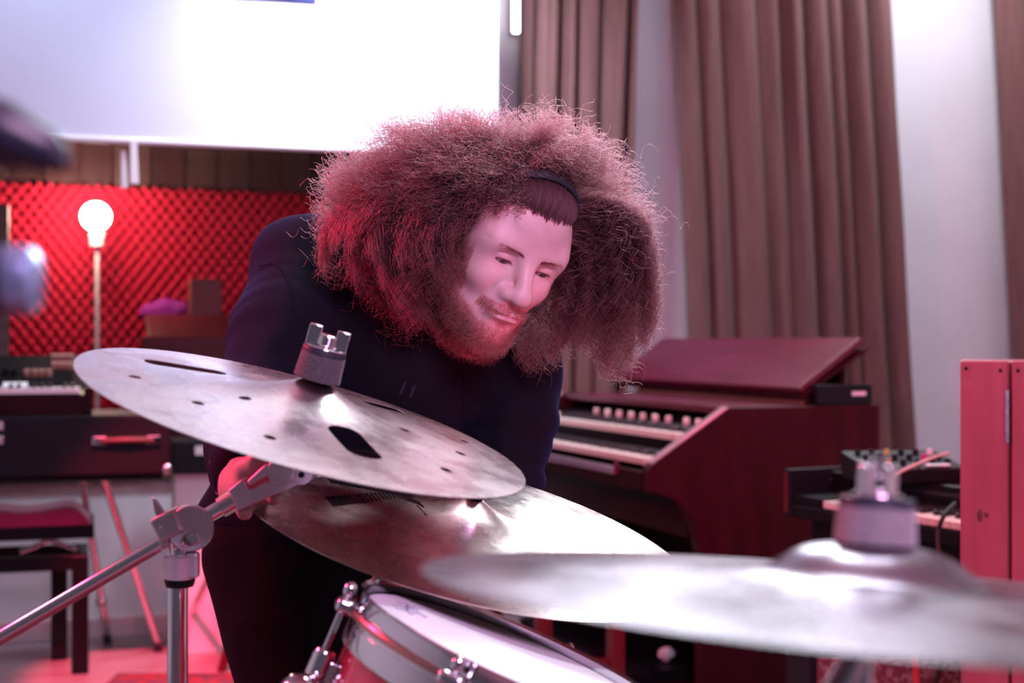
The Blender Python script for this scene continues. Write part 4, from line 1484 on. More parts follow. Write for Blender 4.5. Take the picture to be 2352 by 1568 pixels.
# ================================================================ person: smooth-blended solids -> one surface
def surface(fn, lo, hi, h):
    """surface nets: vertices, quads of the zero level of fn(x, y, z) (negative inside)"""
    ax = [np.arange(lo[k], hi[k] + h, h, dtype=np.float32) for k in range(3)]
    X, Y, Zg = np.meshgrid(*ax, indexing='ij')
    d = fn(X, Y, Zg).astype(np.float32)
    nx, ny, nz = d.shape
    ins = d < 0
    c = np.zeros((nx - 1, ny - 1, nz - 1), dtype=np.uint8)
    for i in (0, 1):
        for j in (0, 1):
            for k in (0, 1):
                c += ins[i:nx - 1 + i, j:ny - 1 + j, k:nz - 1 + k]
    act = (c > 0) & (c < 8)
    idx = -np.ones(act.shape, dtype=np.int64)
    cells = np.argwhere(act)
    idx[act] = np.arange(len(cells))
    acc = np.zeros((len(cells), 3))
    cnt = np.zeros(len(cells))
    ci, cj, ck = cells.T
    for a in range(3):
        oth = [k for k in range(3) if k != a]
        for u in (0, 1):
            for v in (0, 1):
                o0 = [0, 0, 0]
                o0[oth[0]], o0[oth[1]] = u, v
                o1 = list(o0)
                o1[a] = 1
                d0 = d[ci + o0[0], cj + o0[1], ck + o0[2]]
                d1 = d[ci + o1[0], cj + o1[1], ck + o1[2]]
                s_ = (d0 < 0) != (d1 < 0)
                t = np.where(s_, d0 / np.where(s_, d0 - d1, 1), 0)
                pt = np.tile(np.array(o0, float), (len(cells), 1))
                pt[:, a] = t
                acc[s_] += pt[s_]
                cnt[s_] += 1
    V = (cells + acc / cnt[:, None]) * h + np.array([ax[0][0], ax[1][0], ax[2][0]])
    Q = []
    for a in range(3):
        b, e = [(1, 2), (2, 0), (0, 1)][a]
        s0 = [slice(None)] * 3
        s1 = [slice(None)] * 3
        s0[a], s1[a] = slice(0, -1), slice(1, None)
        i0, i1 = ins[tuple(s0)], ins[tuple(s1)]
        cr = np.argwhere(i0 != i1)
        ok = (cr[:, b] > 0) & (cr[:, e] > 0) & (cr[:, b] < d.shape[b] - 1) & (cr[:, e] < d.shape[e] - 1)
        cr = cr[ok]
        fl = i0[tuple(cr.T)]

        def at(db, de):
            q = cr.copy()
            q[:, b] -= db
            q[:, e] -= de
            return idx[tuple(q.T)]
        q = np.stack([at(1, 1), at(0, 1), at(0, 0), at(1, 0)], 1)
        q[~fl] = q[~fl][:, ::-1]
        Q.append(q)
    return V, np.concatenate(Q)


def smin(a, b, k):
    h = np.clip(0.5 + 0.5 * (b - a) / k, 0, 1)
    return b + (a - b) * h - k * h * (1 - h)


def smax(a, b, k):
    return -smin(-a, -b, k)


def ell(X, Y, Z, c, r):
    x, y, z = (X - c[0]) / r[0], (Y - c[1]) / r[1], (Z - c[2]) / r[2]
    k0 = np.sqrt(x * x + y * y + z * z)
    k1 = np.sqrt((x / r[0]) ** 2 + (y / r[1]) ** 2 + (z / r[2]) ** 2)
    return k0 * (k0 - 1) / np.maximum(k1, 1e-6)


def cone(X, Y, Z, a, b, ra, rb):
    a, b = np.array(a, float), np.array(b, float)
    ba = b - a
    t = np.clip(((X - a[0]) * ba[0] + (Y - a[1]) * ba[1] + (Z - a[2]) * ba[2]) / (ba @ ba), 0, 1)
    return np.sqrt((X - a[0] - ba[0] * t) ** 2 + (Y - a[1] - ba[1] * t) ** 2 + (Z - a[2] - ba[2] * t) ** 2) - (ra + (rb - ra) * t)


def chain(X, Y, Z, pts, k=0.02):
    d = None
    for (a, ra), (b, rb) in zip(pts[:-1], pts[1:]):
        e = cone(X, Y, Z, a, b, ra, rb)
        d = e if d is None else smin(d, e, k)
    return d


def np_mesh(name, V, Q, m_, parent, smooth=True, sub=0):
    me = bpy.data.meshes.new(name)
    inv = np.array(mw(parent).inverted()) if parent is not None else np.eye(4)
    V = V @ inv[:3, :3].T + inv[:3, 3]
    me.from_pydata(V.tolist(), [], Q.tolist())
    me.polygons.foreach_set('use_smooth', [True] * len(me.polygons))
    me.materials.append(m_)
    o = bpy.data.objects.new(name, me)
    link(o, parent)
    if parent is not None:
        MW[o.name] = mw(parent)
    return o


def relax(V, Q, it=2, lam=0.5):
    n = len(V)
    for _ in range(it):
        s_ = np.zeros((n, 3))
        c_ = np.zeros(n)
        for a in range(4):
            i, j = Q[:, a], Q[:, (a + 1) % 4]
            np.add.at(s_, i, V[j])
            np.add.at(s_, j, V[i])
            np.add.at(c_, i, 1)
            np.add.at(c_, j, 1)
        V = np.where(c_[:, None] > 0, V + lam * (s_ / np.maximum(c_, 1)[:, None] - V), V)
    return V


def pp(px, py, d):
    return np.array(P(px, py, d))


# ---------------------------------------------------------------- head (local: x to his right, y forward, z up, origin between the eyes)
HEAD_Y, HEAD_P, HEAD_R = 3.715, 0.22, 0.45
HEAD_O = pp(1204, 606, 1.825)


def rot3(y, p, r):
    return np.array(Matrix.Rotation(r, 3, 'Y') @ Matrix.Rotation(p, 3, 'X') @ Matrix.Rotation(y, 3, 'Z'))


HR = rot3(HEAD_Y, HEAD_P, HEAD_R)


def h2w(p):
    return np.asarray(p, float) @ HR.T + HEAD_O


def w2h(p):
    return (np.asarray(p, float) - HEAD_O) @ HR


def head_sdf(X, Y, Z):
    ax = np.abs(X)
    d = ell(X, Y, Z, (0, -0.088, 0.030), (0.074, 0.098, 0.094))
    d = smin(d, ell(X, Y, Z, (0, -0.030, 0.040), (0.060, 0.040, 0.046)), 0.020)       # forehead
    d = smin(d, ell(X, Y, Z, (0, -0.050, -0.030), (0.059, 0.057, 0.072)), 0.020)      # mid face
    d = smin(d, ell(X, Y, Z, (0, -0.042, -0.080), (0.049, 0.050, 0.036)), 0.020)      # jaw
    d = smin(d, ell(X, Y, Z, (0, -0.003, -0.104), (0.022, 0.018, 0.017)), 0.022)      # chin
    d = smin(d, ell(ax, Y, Z, (0.037, -0.021, -0.030), (0.024, 0.024, 0.022)), 0.020)  # cheeks
    d = smin(d, ell(ax, Y, Z, (0.026, -0.004, 0.0165), (0.029, 0.0125, 0.0085)), 0.019)  # brow
    d = smin(d, ell(ax, Y, Z, (0.047, -0.032, 0.014), (0.020, 0.030, 0.032)), 0.020)   # temples
    d = smin(d, ell(X, Y, Z, (0, 0.006, -0.062), (0.027, 0.016, 0.020)), 0.016)       # mouth mound
    d = smax(d, -ell(ax, Y, Z, (0.0315, 0.016, -0.004), (0.0150, 0.0125, 0.0105)), 0.015)  # eye sockets
    # nose
    n = cone(X, Y, Z, (0, 0.002, 0.011), (0, 0.0280, -0.032), 0.0105, 0.0112)
    n = smin(n, ell(X, Y, Z, (0, 0.0285, -0.0385), (0.0152, 0.0135, 0.0120)), 0.007)
    n = smin(n, ell(ax, Y, Z, (0.0150, 0.0165, -0.0408), (0.0078, 0.0115, 0.0086)), 0.007)
    d = smin(d, n, 0.012)
    d = smax(d, -ell(ax, Y, Z, (0.0072, 0.0250, -0.0512), (0.0036, 0.0058, 0.0042)), 0.003)  # nostrils
    # lips
    d = smin(d, ell(ax, Y, Z, (0.007, 0.0175, -0.0640), (0.018, 0.0080, 0.0040)), 0.006)
    d = smin(d, ell(X, Y, Z, (0, 0.0150, -0.0728), (0.017, 0.0080, 0.0048)), 0.006)
    d = smax(d, -cone(ax, Y, Z, (0.0, 0.0278, -0.0682), (0.025, 0.0150, -0.0692), 0.0021, 0.0015), 0.003)
    d = smax(d, -ell(X, Y, Z, (0, 0.0205, -0.0845), (0.016, 0.0060, 0.0050)), 0.010)   # dip above the chin
    d = smax(d, -cone(X, Y, Z, (0, 0.0262, -0.054), (0, 0.0250, -0.0605), 0.0018, 0.0016), 0.004)
    # lids: a ball with a narrow, downcast opening
    lid = ell(ax, Y, Z, (0.0315, -0.0090, -0.001), (0.0150, 0.0134, 0.0130))
    d = smin(d, lid, 0.0045)
    op = ell(ax, Y, Z, (0.0312, 0.0030, -0.0056), (0.0125, 0.0110, 0.0031))
    d = smax(d, -op, 0.0012)
    d = smax(d, -cone(ax, Y, Z, (0.021, 0.0072, 0.0060), (0.041, 0.0010, 0.0056), 0.0010, 0.0006), 0.003)  # lid crease
    # ears
    d = smin(d, ell(ax, Y, Z, (0.075, -0.088, -0.012), (0.009, 0.018, 0.028)), 0.006)
    return d


NK = pp(1060, 770, 2.04)
nk_h = w2h(NK)


def head_neck(X, Y, Z):
    d = head_sdf(X, Y, Z)
    return smin(d, cone(X, Y, Z, (0, -0.085, -0.055), nk_h, 0.058, 0.064), 0.025)


RSH, LSH = pp(705, 612, 2.08), pp(1188, 852, 2.06)
RELB, LELB = pp(588, 955, 1.86), pp(1165, 1098, 2.0)
RWR, LWR = pp(562, 1098, 1.565), pp(1012, 1225, 1.86)
PEL, CHE = pp(655, 1235, 2.16), pp(900, 850, 2.10)
RHIP, LHIP = pp(640, 1270, 2.12), pp(800, 1290, 2.24)
RKN, LKN = pp(700, 1660, 2.02), pp(880, 1700, 2.16)
RAN, LAN = np.array((-0.30, 2.10, 0.10)), np.array((-0.10, 2.26, 0.10))

person = thing('person', (-0.22, 2.15, 0.0), 'person with big curly hair in black clothes bending over the cymbals', 'person')
M['skin'] = bpy.data.materials.new('fair_skin')


def skin_mat(m):
    m.use_nodes = True
    nt = m.node_tree
    b = nt.nodes['Principled BSDF']
    at = nt.nodes.new('ShaderNodeAttribute')
    at.attribute_name = 'beard'
    nz = nt.nodes.new('ShaderNodeTexNoise')
    nz.inputs['Scale'].default_value = 60
    nz.inputs['Detail'].default_value = 4
    tc = nt.nodes.new('ShaderNodeTexCoord')
    nt.links.new(tc.outputs['Object'], nz.inputs['Vector'])
    rp = nt.nodes.new('ShaderNodeValToRGB')
    rp.color_ramp.elements[0].position = 0.3
    rp.color_ramp.elements[1].position = 0.7
    rp.color_ramp.elements[0].color = (0.70, 0.45, 0.45, 1)
    rp.color_ramp.elements[1].color = (0.76, 0.52, 0.51, 1)
    nt.links.new(nz.outputs[0], rp.inputs[0])
    mx = nt.nodes.new('ShaderNodeMix')
    mx.data_type = 'RGBA'
    nt.links.new(at.outputs['Fac'], mx.inputs[0])
    nt.links.new(rp.outputs[0], mx.inputs[6])
    mx.inputs[7].default_value = (0.30, 0.085, 0.075, 1)
    nt.links.new(mx.outputs[2], b.inputs['Base Color'])
    b.inputs['Roughness'].default_value = 0.48
    b.inputs['Subsurface Weight'].default_value = 0.12
    b.inputs['Subsurface Radius'].default_value = (0.008, 0.003, 0.002)
    b.inputs['Subsurface Scale'].default_value = 0.5
    bp = nt.nodes.new('ShaderNodeBump')
    bp.inputs['Strength'].default_value = 0.12
    bp.inputs['Distance'].default_value = 0.0006
    n2 = nt.nodes.new('ShaderNodeTexNoise')
    n2.inputs['Scale'].default_value = 700
    nt.links.new(tc.outputs['Object'], n2.inputs['Vector'])
    nt.links.new(n2.outputs[0], bp.inputs['Height'])
    nt.links.new(bp.outputs[0], b.inputs['Normal'])


skin_mat(M['skin'])

hV, hQ = surface(head_neck, (-0.092, -0.20, -0.24), (0.092, 0.050, 0.130), 0.0018)
hV = relax(hV, hQ, 2, 0.4)


def hand_sdf(pts):
    """pts: list of finger chains [(p, r), ...] blended onto the palm chain pts[0]"""
    def f(X, Y, Z):
        d = chain(X, Y, Z, pts[0], 0.012)
        for c_ in pts[1:]:
            d = smin(d, chain(X, Y, Z, c_, 0.003), 0.005)
        return d
    return f


def fp(*a):
    return [(pp(x, y, d), r) for (x, y, d, r) in a]


# right hand: thumb along the top of the bracket, fingers wrapped behind and under it
rh = hand_sdf([fp((556, 1092, 1.580, 0.024), (560, 1116, 1.505, 0.025), (572, 1124, 1.474, 0.023)),
               fp((557, 1098, 1.480, 0.0155), (570, 1078, 1.464, 0.0130), (590, 1063, 1.452, 0.0112), (622, 1046, 1.448, 0.0095)),
               fp((565, 1112, 1.466, 0.0105), (612, 1092, 1.462, 0.0100), (645, 1075, 1.458, 0.0088), (665, 1060, 1.455, 0.0075)),
               fp((566, 1126, 1.466, 0.0105), (618, 1112, 1.464, 0.0100), (655, 1098, 1.460, 0.0088), (675, 1088, 1.452, 0.0075)),
               fp((560, 1142, 1.468, 0.0100), (600, 1138, 1.464, 0.0092), (628, 1140, 1.452, 0.0082), (632, 1142, 1.438, 0.0072)),
               fp((560, 1148, 1.475, 0.0092), (560, 1167, 1.458, 0.0085), (562, 1176, 1.436, 0.0072), (566, 1174, 1.422, 0.0062))])
rV, rQ = surface(rh, pp(455, 1215, 1.40) - np.array((0, 0.02, 0)), np.array((pp(700, 1030, 1.40)[0], 1.62, pp(700, 1010, 1.45)[2])), 0.0020)
# left hand: relaxed under the ride
lb = LWR + np.array((-0.03, -0.03, -0.03))


def lofs(*a):
    return [(lb + np.array((0.3 * x + 0.35 * y, y + 0.7 * x, 0.6 * z)), r) for (x, y, z, r) in a]


lh = hand_sdf([[(LWR, 0.026)] + lofs((-0.02, -0.02, -0.012, 0.027), (-0.045, -0.035, -0.03, 0.025)),
               lofs((-0.01, -0.04, -0.005, 0.015), (-0.03, -0.065, -0.012, 0.012), (-0.05, -0.078, -0.025, 0.010)),
               lofs((-0.05, -0.055, -0.030, 0.0105), (-0.085, -0.07, -0.048, 0.0095), (-0.10, -0.068, -0.075, 0.008)),
               lofs((-0.058, -0.042, -0.035, 0.0105), (-0.095, -0.05, -0.055, 0.0095), (-0.11, -0.047, -0.085, 0.008)),
               lofs((-0.060, -0.025, -0.040, 0.010), (-0.095, -0.028, -0.060, 0.009), (-0.108, -0.026, -0.088, 0.0075)),
               lofs((-0.058, -0.008, -0.043, 0.009), (-0.085, -0.006, -0.060, 0.008), (-0.096, -0.006, -0.082, 0.0068))])
lV, lQ = surface(lh, lb + np.array((-0.16, -0.12, -0.13)), lb + np.array((0.07, 0.07, 0.07)), 0.0025)


# body under the clothes
def body_sdf(X, Y, Z):
    d = chain(X, Y, Z, [(PEL, 0.105), (CHE, 0.135)], 0.05)
    d = smin(d, chain(X, Y, Z, [(RSH, 0.055), (CHE * 0.5 + NK * 0.5, 0.085), (LSH, 0.048)], 0.04), 0.05)
    d = smin(d, chain(X, Y, Z, [(RSH, 0.052), (RELB, 0.040), (RWR, 0.025)], 0.02), 0.03)
    d = smin(d, chain(X, Y, Z, [(LSH, 0.048), (LELB, 0.034), (LWR, 0.025)], 0.02), 0.03)
    d = smin(d, chain(X, Y, Z, [(RHIP, 0.085), (RKN, 0.055), (RAN, 0.036)], 0.02), 0.03)
    d = smin(d, chain(X, Y, Z, [(LHIP, 0.085), (LKN, 0.055), (LAN, 0.036)], 0.02), 0.03)
    d = smin(d, cone(X, Y, Z, NK, CHE * 0.4 + NK * 0.6, 0.055, 0.08), 0.03)
    return d


bV, bQ = surface(body_sdf, (-0.62, 1.48, 0.06), (0.16, 2.45, 1.36), 0.011)
allV = np.concatenate([h2w(hV), rV, lV, bV])
offs = np.cumsum([0, len(hV), len(rV), len(lV)])
allQ = np.concatenate([hQ + offs[0], rQ + offs[1], lQ + offs[2], bQ + offs[3]])
body = np_mesh('body', allV, allQ, M['skin'], person)


def sstep(a, b, x):
    t = np.clip((x - a) / (b - a), 0, 1)
    return t * t * (3 - 2 * t)


def beard_w(p):
    """0..1 beard density at head-local points"""
    x, y, z = np.abs(p[:, 0]), p[:, 1], p[:, 2]
    line = -0.087 + 0.75 * np.maximum(0, x - 0.028)
    jaw = sstep(0.006, -0.006, z - line) * (y > -0.11)
    side = sstep(0.050, 0.056, x) * sstep(0.010, -0.02, z) * (y > -0.085) * (y < -0.020)
    mous = sstep(0.0035, -0.0005, np.abs(z + 0.0570 + 0.16 * x) - 0.0042) * sstep(0.034, 0.029, x) * (y > -0.01)
    corner = sstep(0.004, 0.0, np.abs(x - 0.029) - 0.0045) * sstep(-0.054, -0.058, z) * sstep(-0.073, -0.068, z) * (y > -0.01)
    soul = sstep(0.004, 0.001, x - 0.004) * (z < -0.079) * (z > -0.10) * (y > 0)
    w = np.maximum.reduce([jaw, 0.85 * side, mous, corner, 0.7 * soul])
    return w * (z > -0.165)


bw = np.zeros(len(allV))
bw[:len(hV)] = beard_w(hV)
at = body.data.attributes.new('beard', 'FLOAT', 'POINT')
at.data.foreach_set('value', (bw * 0.62).astype(np.float32))

# eyes
M['eye_white'] = mat('eye_white', (0.42, 0.33, 0.34), 0.15)
M['iris'] = mat('dark_brown_iris', (0.018, 0.010, 0.010), 0.08, coat=1.0)
for sx in (1, -1):
    c = h2w((sx * 0.0315, -0.0092, -0.001))
    e = MB().ball((0, 0, 0), 0.0119, n=32, k=20).build('eye', M['eye_white'], person, smooth=True, world=False)
    e.location = Vector(c) - Vector(person.location)
    g = h2w((sx * 0.0315 - 0.004, -0.0092 + 0.0110, -0.001 - 0.0062)) - c
    g = Vector(g).normalized()
    q = MB()
    q.lathe([(0.0001, 0.0125), (0.0036, 0.0121), (0.0070, 0.0100), (0.0068, 0.0092), (0.0001, 0.0105)], frame(g, (0, 0, 0)), 24)
    io = q.build('iris', M['iris'], None, smooth=True)
    io.parent = e

# ---------------------------------------------------------------- clothes
rngw = np.random.default_rng(5)


def wrinkle(V, N_, amp, n=14, f0=14, f1=60, seed=0):
    r = np.random.default_rng(seed)
    s_ = np.zeros(len(V))
    for k in range(n):
        kv = r.normal(size=3)
        kv /= np.linalg.norm(kv)
        f = r.uniform(f0, f1)
        k2 = r.normal(size=3) * 9
        s_ += np.sin(V @ kv * f + 1.6 * np.sin(V @ k2 + r.uniform(0, 6)) + r.uniform(0, 6)) / (0.6 + f / f1)
    s_ = 1 - np.abs(s_ / math.sqrt(n))
    return V + N_ * (amp * s_)[:, None]


def normals(V, Q):
    n = np.cross(V[Q[:, 2]] - V[Q[:, 0]], V[Q[:, 3]] - V[Q[:, 1]])
    o = np.zeros_like(V)
    for a in range(4):
        np.add.at(o, Q[:, a], n)
    return o / np.maximum(np.linalg.norm(o, axis=1), 1e-9)[:, None]


HEM_A, HEM_B = pp(470, 1205, 2.05), pp(850, 1335, 2.1)
hem_n = np.array((HEM_B[2] - HEM_A[2], 0, -(HEM_B[0] - HEM_A[0])))
hem_n = hem_n / np.linalg.norm(hem_n)
if hem_n[2] > 0:
    hem_n = -hem_n


def shirt_sdf(X, Y, Z):
    t = chain(X, Y, Z, [(PEL + np.array((0.02, 0, -0.06)), 0.130), (PEL, 0.124), (CHE, 0.168)], 0.05)
    t = smin(t, chain(X, Y, Z, [(RSH, 0.074), (CHE * 0.5 + NK * 0.5 + np.array((0, 0.03, 0)), 0.11), (LSH, 0.062)], 0.05), 0.05)
    hem = ((X - HEM_A[0]) * hem_n[0] + (Z - HEM_A[2]) * hem_n[2])
    hem = hem + 0.018 * np.sin((X - HEM_A[0]) * 11)
    t = smax(t, hem, 0.012)
    a = chain(X, Y, Z, [(RSH, 0.073), ((RSH + RELB) / 2, 0.066), (RELB, 0.060), (RELB * 0.4 + RWR * 0.6, 0.047), (RWR + (RELB - RWR) * 0.10, 0.0385)], 0.03)
    t = smin(t, a, 0.025)
    b = chain(X, Y, Z, [(LSH, 0.061), ((LSH + LELB) / 2, 0.055), (LELB, 0.045), (LELB * 0.4 + LWR * 0.6, 0.042), (LWR, 0.038)], 0.03)
    t = smin(t, b, 0.025)
    # open neck and cuff
    t = smax(t, -cone(X, Y, Z, NK + (h2w((0, -0.085, -0.055)) - NK) * 0.45, h2w((0, -0.085, -0.055)), 0.062, 0.078), 0.01)
    return t


sV, sQ = surface(shirt_sdf, (-0.66, 1.50, 0.70), (0.16, 2.48, 1.36), 0.0058)
sN = normals(sV, sQ)
sV = wrinkle(sV, sN, 0.0042, 12, 16, 60, 3)
# tight cross-folds on both sleeves
for (A, B, am, fq) in ((LSH, LELB, 0.0085, 190), (RSH, RELB, 0.0014, 150), (RELB, RWR, 0.0022, 190)):
    ax_ = (B - A) / np.linalg.norm(B - A)
    t_ = (sV - A) @ ax_
    rad = np.linalg.norm(sV - A - t_[:, None] * ax_, axis=1)
    w = (rad < 0.085) * sstep(0.02, 0.10, t_) * sstep(np.linalg.norm(B - A) + 0.05, np.linalg.norm(B - A), t_)
    ph = t_ * fq + 2.2 * np.sin(sV @ np.array((17, 9, 13.0))) + 1.4 * np.sin(sV @ np.array((-25, 31, 8.0)))
    sV = sV + sN * (am * w * (np.abs(np.sin(ph * 0.5)) - 0.5) * (0.6 + 0.4 * np.sin(sV @ np.array((9, -14, 6.0)))))[:, None]
sV = relax(sV, sQ, 1, 0.4)
M['cotton'] = mat('black_cotton_overshirt', (0.0045, 0.0045, 0.0075), 0.85, c2=(0.0075, 0.007, 0.011), scale=500, bump=0.35, sheen=0.13, spec=0.08)
M['cotton'].node_tree.nodes['Principled BSDF'].inputs['Sheen Tint'].default_value = (0.14, 0.26, 0.8, 1)  # blue sheen tint puts the bluish light on the sleeve into the cloth
shirt = np_mesh('shirt', sV, sQ, M['cotton'], person)


def trouser_sdf(X, Y, Z):
    t = chain(X, Y, Z, [(PEL + np.array((0.04, 0.01, -0.02)), 0.142), (RHIP * 0.5 + LHIP * 0.5, 0.145)], 0.04)
    t = smin(t, chain(X, Y, Z, [(RHIP, 0.108), (RKN, 0.078), (RAN, 0.062)], 0.03), 0.03)
    t = smin(t, chain(X, Y, Z, [(LHIP, 0.108), (LKN, 0.078), (LAN, 0.062)], 0.03), 0.03)
    return smax(t, 0.075 - Z, 0.01)


tV, tQ = surface(trouser_sdf, (-0.62, 1.80, 0.05), (0.16, 2.48, 0.96), 0.0085)
tV = wrinkle(tV, normals(tV, tQ), 0.005, 10, 12, 40, 9)
M['denim'] = mat('black_denim', (0.004, 0.004, 0.006), 0.88, c2=(0.006, 0.006, 0.009), scale=600, bump=0.3, sheen=0.04, spec=0.1)
M['denim'].node_tree.nodes['Principled BSDF'].inputs['Sheen Tint'].default_value = (0.35, 0.45, 0.8, 1)
trs = np_mesh('trousers', tV, tQ, M['denim'], person)
for an, s_ in ((RAN, 1), (LAN, -1)):
    q = MB()
    q.ball((an[0], an[1] - 0.06, 0.045), (0.045, 0.13, 0.045), n=20, k=12)
    q.bb((an[0] - 0.043, an[1] - 0.185, 0.0098), (an[0] + 0.043, an[1] + 0.065, 0.028))
    q.build('shoe', M['black'], person, smooth=True, bevel=0.006)

# details lying on the cloth, placed by casting a line onto it
from mathutils.bvhtree import BVHTree
bvh = BVHTree.FromPolygons([Vector(v) for v in sV], [tuple(q) for q in sQ.tolist()])


def on_cloth(px, py):
    d = Vector(((px - 1176) / F, 1, -(py - 784) / F)).normalized()
    h, n, _, _ = bvh.ray_cast(Vector((0, 0, EYE)), d)
    return h, n


M['cloth_mark'] = mat('grey_woven_mark', (0.024, 0.024, 0.034), 0.9, spec=0.1)
for (a_, b_) in (((931, 877), (919, 906)), ((953, 884), (941, 913))):
    pts = []
    for k in range(5):
        t = k / 4
        h, n = on_cloth(a_[0] + (b_[0] - a_[0]) * t, a_[1] + (b_[1] - a_[1]) * t)
        if h is not None:
            pts.append(h - Vector((0, 0.0015, 0)))
    if len(pts) > 2:
        q = MB()
        vs = []
        for p in pts:
            for (dx, dy) in ((-0.0018, 0.0), (0.0018, 0.0), (0.0018, 0.002), (-0.0018, 0.002)):
                vs.append(p + Vector((dx, dy, -dx * 0.3)))
        fs = [(0, 1, 2, 3), tuple((len(pts) - 1) * 4 + k for k in (3, 2, 1, 0))]
        for i in range(len(pts) - 1):
            for k in range(4):
                fs.append((i * 4 + k, i * 4 + (k + 1) % 4, (i + 1) * 4 + (k + 1) % 4, (i + 1) * 4 + k))
        b = q.add(vs, fs).build('woven_bar', M['cloth_mark'], shirt)
for (px, py) in ((480, 1062), (477, 1130)):
    for dx in range(0, 40, 2):
        h, n = on_cloth(px + dx, py)
        if h is not None and h.y < 1.9:
            break
    if h is not None:
        MB().lathe([(0.0001, 0), (0.0024, 0), (0.002, 0.001), (0.0001, 0.0014)], frame((0.1, -1, 0.1), h + Vector((0.003, -0.003, 0))), 16).build('snap_button', M['chrome_dull'], shirt, smooth=True)


def seam(name, pts):
    out = []
    for (a_, b_) in zip(pts[:-1], pts[1:]):
        for k in range(10):
            t = k / 10
            h, n = on_cloth(a_[0] + (b_[0] - a_[0]) * t, a_[1] + (b_[1] - a_[1]) * t)
            if h is not None:
                out.append(h + n * 0.0004)
    if len(out) > 3:
        MB().tube(out, 0.0007, 6).build(name, M['cotton'], shirt, smooth=True)


seam('shoulder_seam', [(596, 612), (625, 605), (650, 620), (665, 660), (668, 720)])
seam('placket_seam', [(1062, 850), (1066, 900), (1062, 960), (1058, 1010)])

# ================================================================ hair: strands over a dark inner mass
rh_ = np.random.default_rng(12)
SIL = np.array([(735, 400), (770, 355), (815, 318), (870, 280), (940, 250), (1020, 240), (1100, 246), (1165, 264), (1195, 268), (1230, 254), (1285, 252), (1345, 284), (1400, 322),
                (1450, 378), (1488, 445), (1508, 520), (1512, 620), (1506, 710), (1498, 780), (1475, 845), (1435, 880), (1395, 868), (1372, 815), (1330, 800), (1275, 825), (1235, 855),
                (1205, 850), (1185, 815), (1172, 800), (1040, 760), (1005, 770), (960, 755), (925, 785), (898, 765), (862, 705), (835, 690), (812, 650), (760, 655), (735, 620), (724, 560), (722, 480)], float)
# opening through which face, slicked hairline and band show
FACE = np.array([(1090, 515), (1120, 498), (1165, 498), (1206, 500), (1220, 470), (1226, 440), (1232, 414), (1275, 410), (1318, 428), (1334, 470), (1335, 520), (1316, 560), (1308, 600), (1290, 640), (1272, 690), (1238, 735), (1200, 775), (1178, 815), (1160, 850),
                 (1060, 850), (1030, 800), (1030, 745), (1040, 690), (1048, 630), (1056, 575)], float)


def inside(poly, x, y):
    r = np.zeros(x.shape, bool)
    n = len(poly)
    for i in range(n):
        x0, y0 = poly[i]
        x1, y1 = poly[(i + 1) % n]
        c = ((y0 > y) != (y1 > y)) & (x < (x1 - x0) * (y - y0) / (y1 - y0 + 1e-9) + x0)
        r ^= c
    return r


def edge_dist(poly, x, y):
    d = np.full(x.shape, 1e9)
    n = len(poly)
    for i in range(n):
        a, b = poly[i], poly[(i + 1) % n]
        ab = b - a
        t = np.clip(((x - a[0]) * ab[0] + (y - a[1]) * ab[1]) / (ab @ ab), 0, 1)
        d = np.minimum(d, np.hypot(x - a[0] - ab[0] * t, y - a[1] - ab[1] * t))
    return d


def unproj(px, py, d):
    return np.stack([(px - 1176) / F * d, d, EYE - (py - 784) / F * d], -1)


def to_px(p):
    return 1176 + F * p[..., 0] / p[..., 1], 784 - F * (p[..., 2] - EYE) / p[..., 1]


SK_C = np.array((0, -0.088, 0.030))
SK_R = np.array((0.076, 0.100, 0.096))
SKW = h2w(SK_C)
UPV = np.array((0, 0, 1.0))
DC = 1.935


def half_depth(px, py):
    db = edge_dist(SIL, px, py)
    t = np.clip(db / 230, 0, 1)
    return 0.175 * np.sqrt(1 - (1 - t) ** 2)


def scalp_root(T, lift):
    d = T - SKW
    d = d / np.linalg.norm(d, axis=-1, keepdims=True)
    d = d + lift[:, None] * UPV
    dl = d @ HR
    dl = dl / np.linalg.norm(dl, axis=-1, keepdims=True)
    # keep roots behind the hairline
    bad = (dl[:, 2] * SK_R[2] + SK_C[2]) - 0.9 * (dl[:, 1] * SK_R[1] + SK_C[1]) < 0.052
    k = 0
    while bad.any() and k < 30:
        dl[bad, 1] -= 0.10
        dl[bad, 2] += 0.03
        dl /= np.linalg.norm(dl, axis=-1, keepdims=True)
        bad = (dl[:, 2] * SK_R[2] + SK_C[2]) - 0.9 * (dl[:, 1] * SK_R[1] + SK_C[1]) < 0.052
        k += 1
    nl = dl / SK_R
    nl /= np.linalg.norm(nl, axis=-1, keepdims=True)
    return h2w(SK_C + dl * SK_R), nl @ HR.T


def sample_targets(n, shrink=0.0):
    px = np.concatenate([rh_.uniform(700, 1530, n * 3), rh_.uniform(1170, 1530, n * 2)])
    py = np.concatenate([rh_.uniform(230, 900, n * 3), rh_.uniform(480, 900, n * 2)])
    sh_ = rh_.permutation(len(px))
    px, py = px[sh_], py[sh_]
    ok = inside(SIL, px, py) & ((~inside(FACE, px, py)) | (rh_.uniform(size=len(px)) < 0.10))
    return px[ok][:n], py[ok][:n]


K = 58
NC, NS = 3300, 11
px, py = sample_targets(NC)
NC = len(px)
hd = half_depth(px, py)
u = rh_.uniform(size=NC)
front = u < 0.74
dep = np.where(front, DC - hd * rh_.uniform(0.72, 1.0, NC), DC + hd * rh_.uniform(-0.6, 1.0, NC))
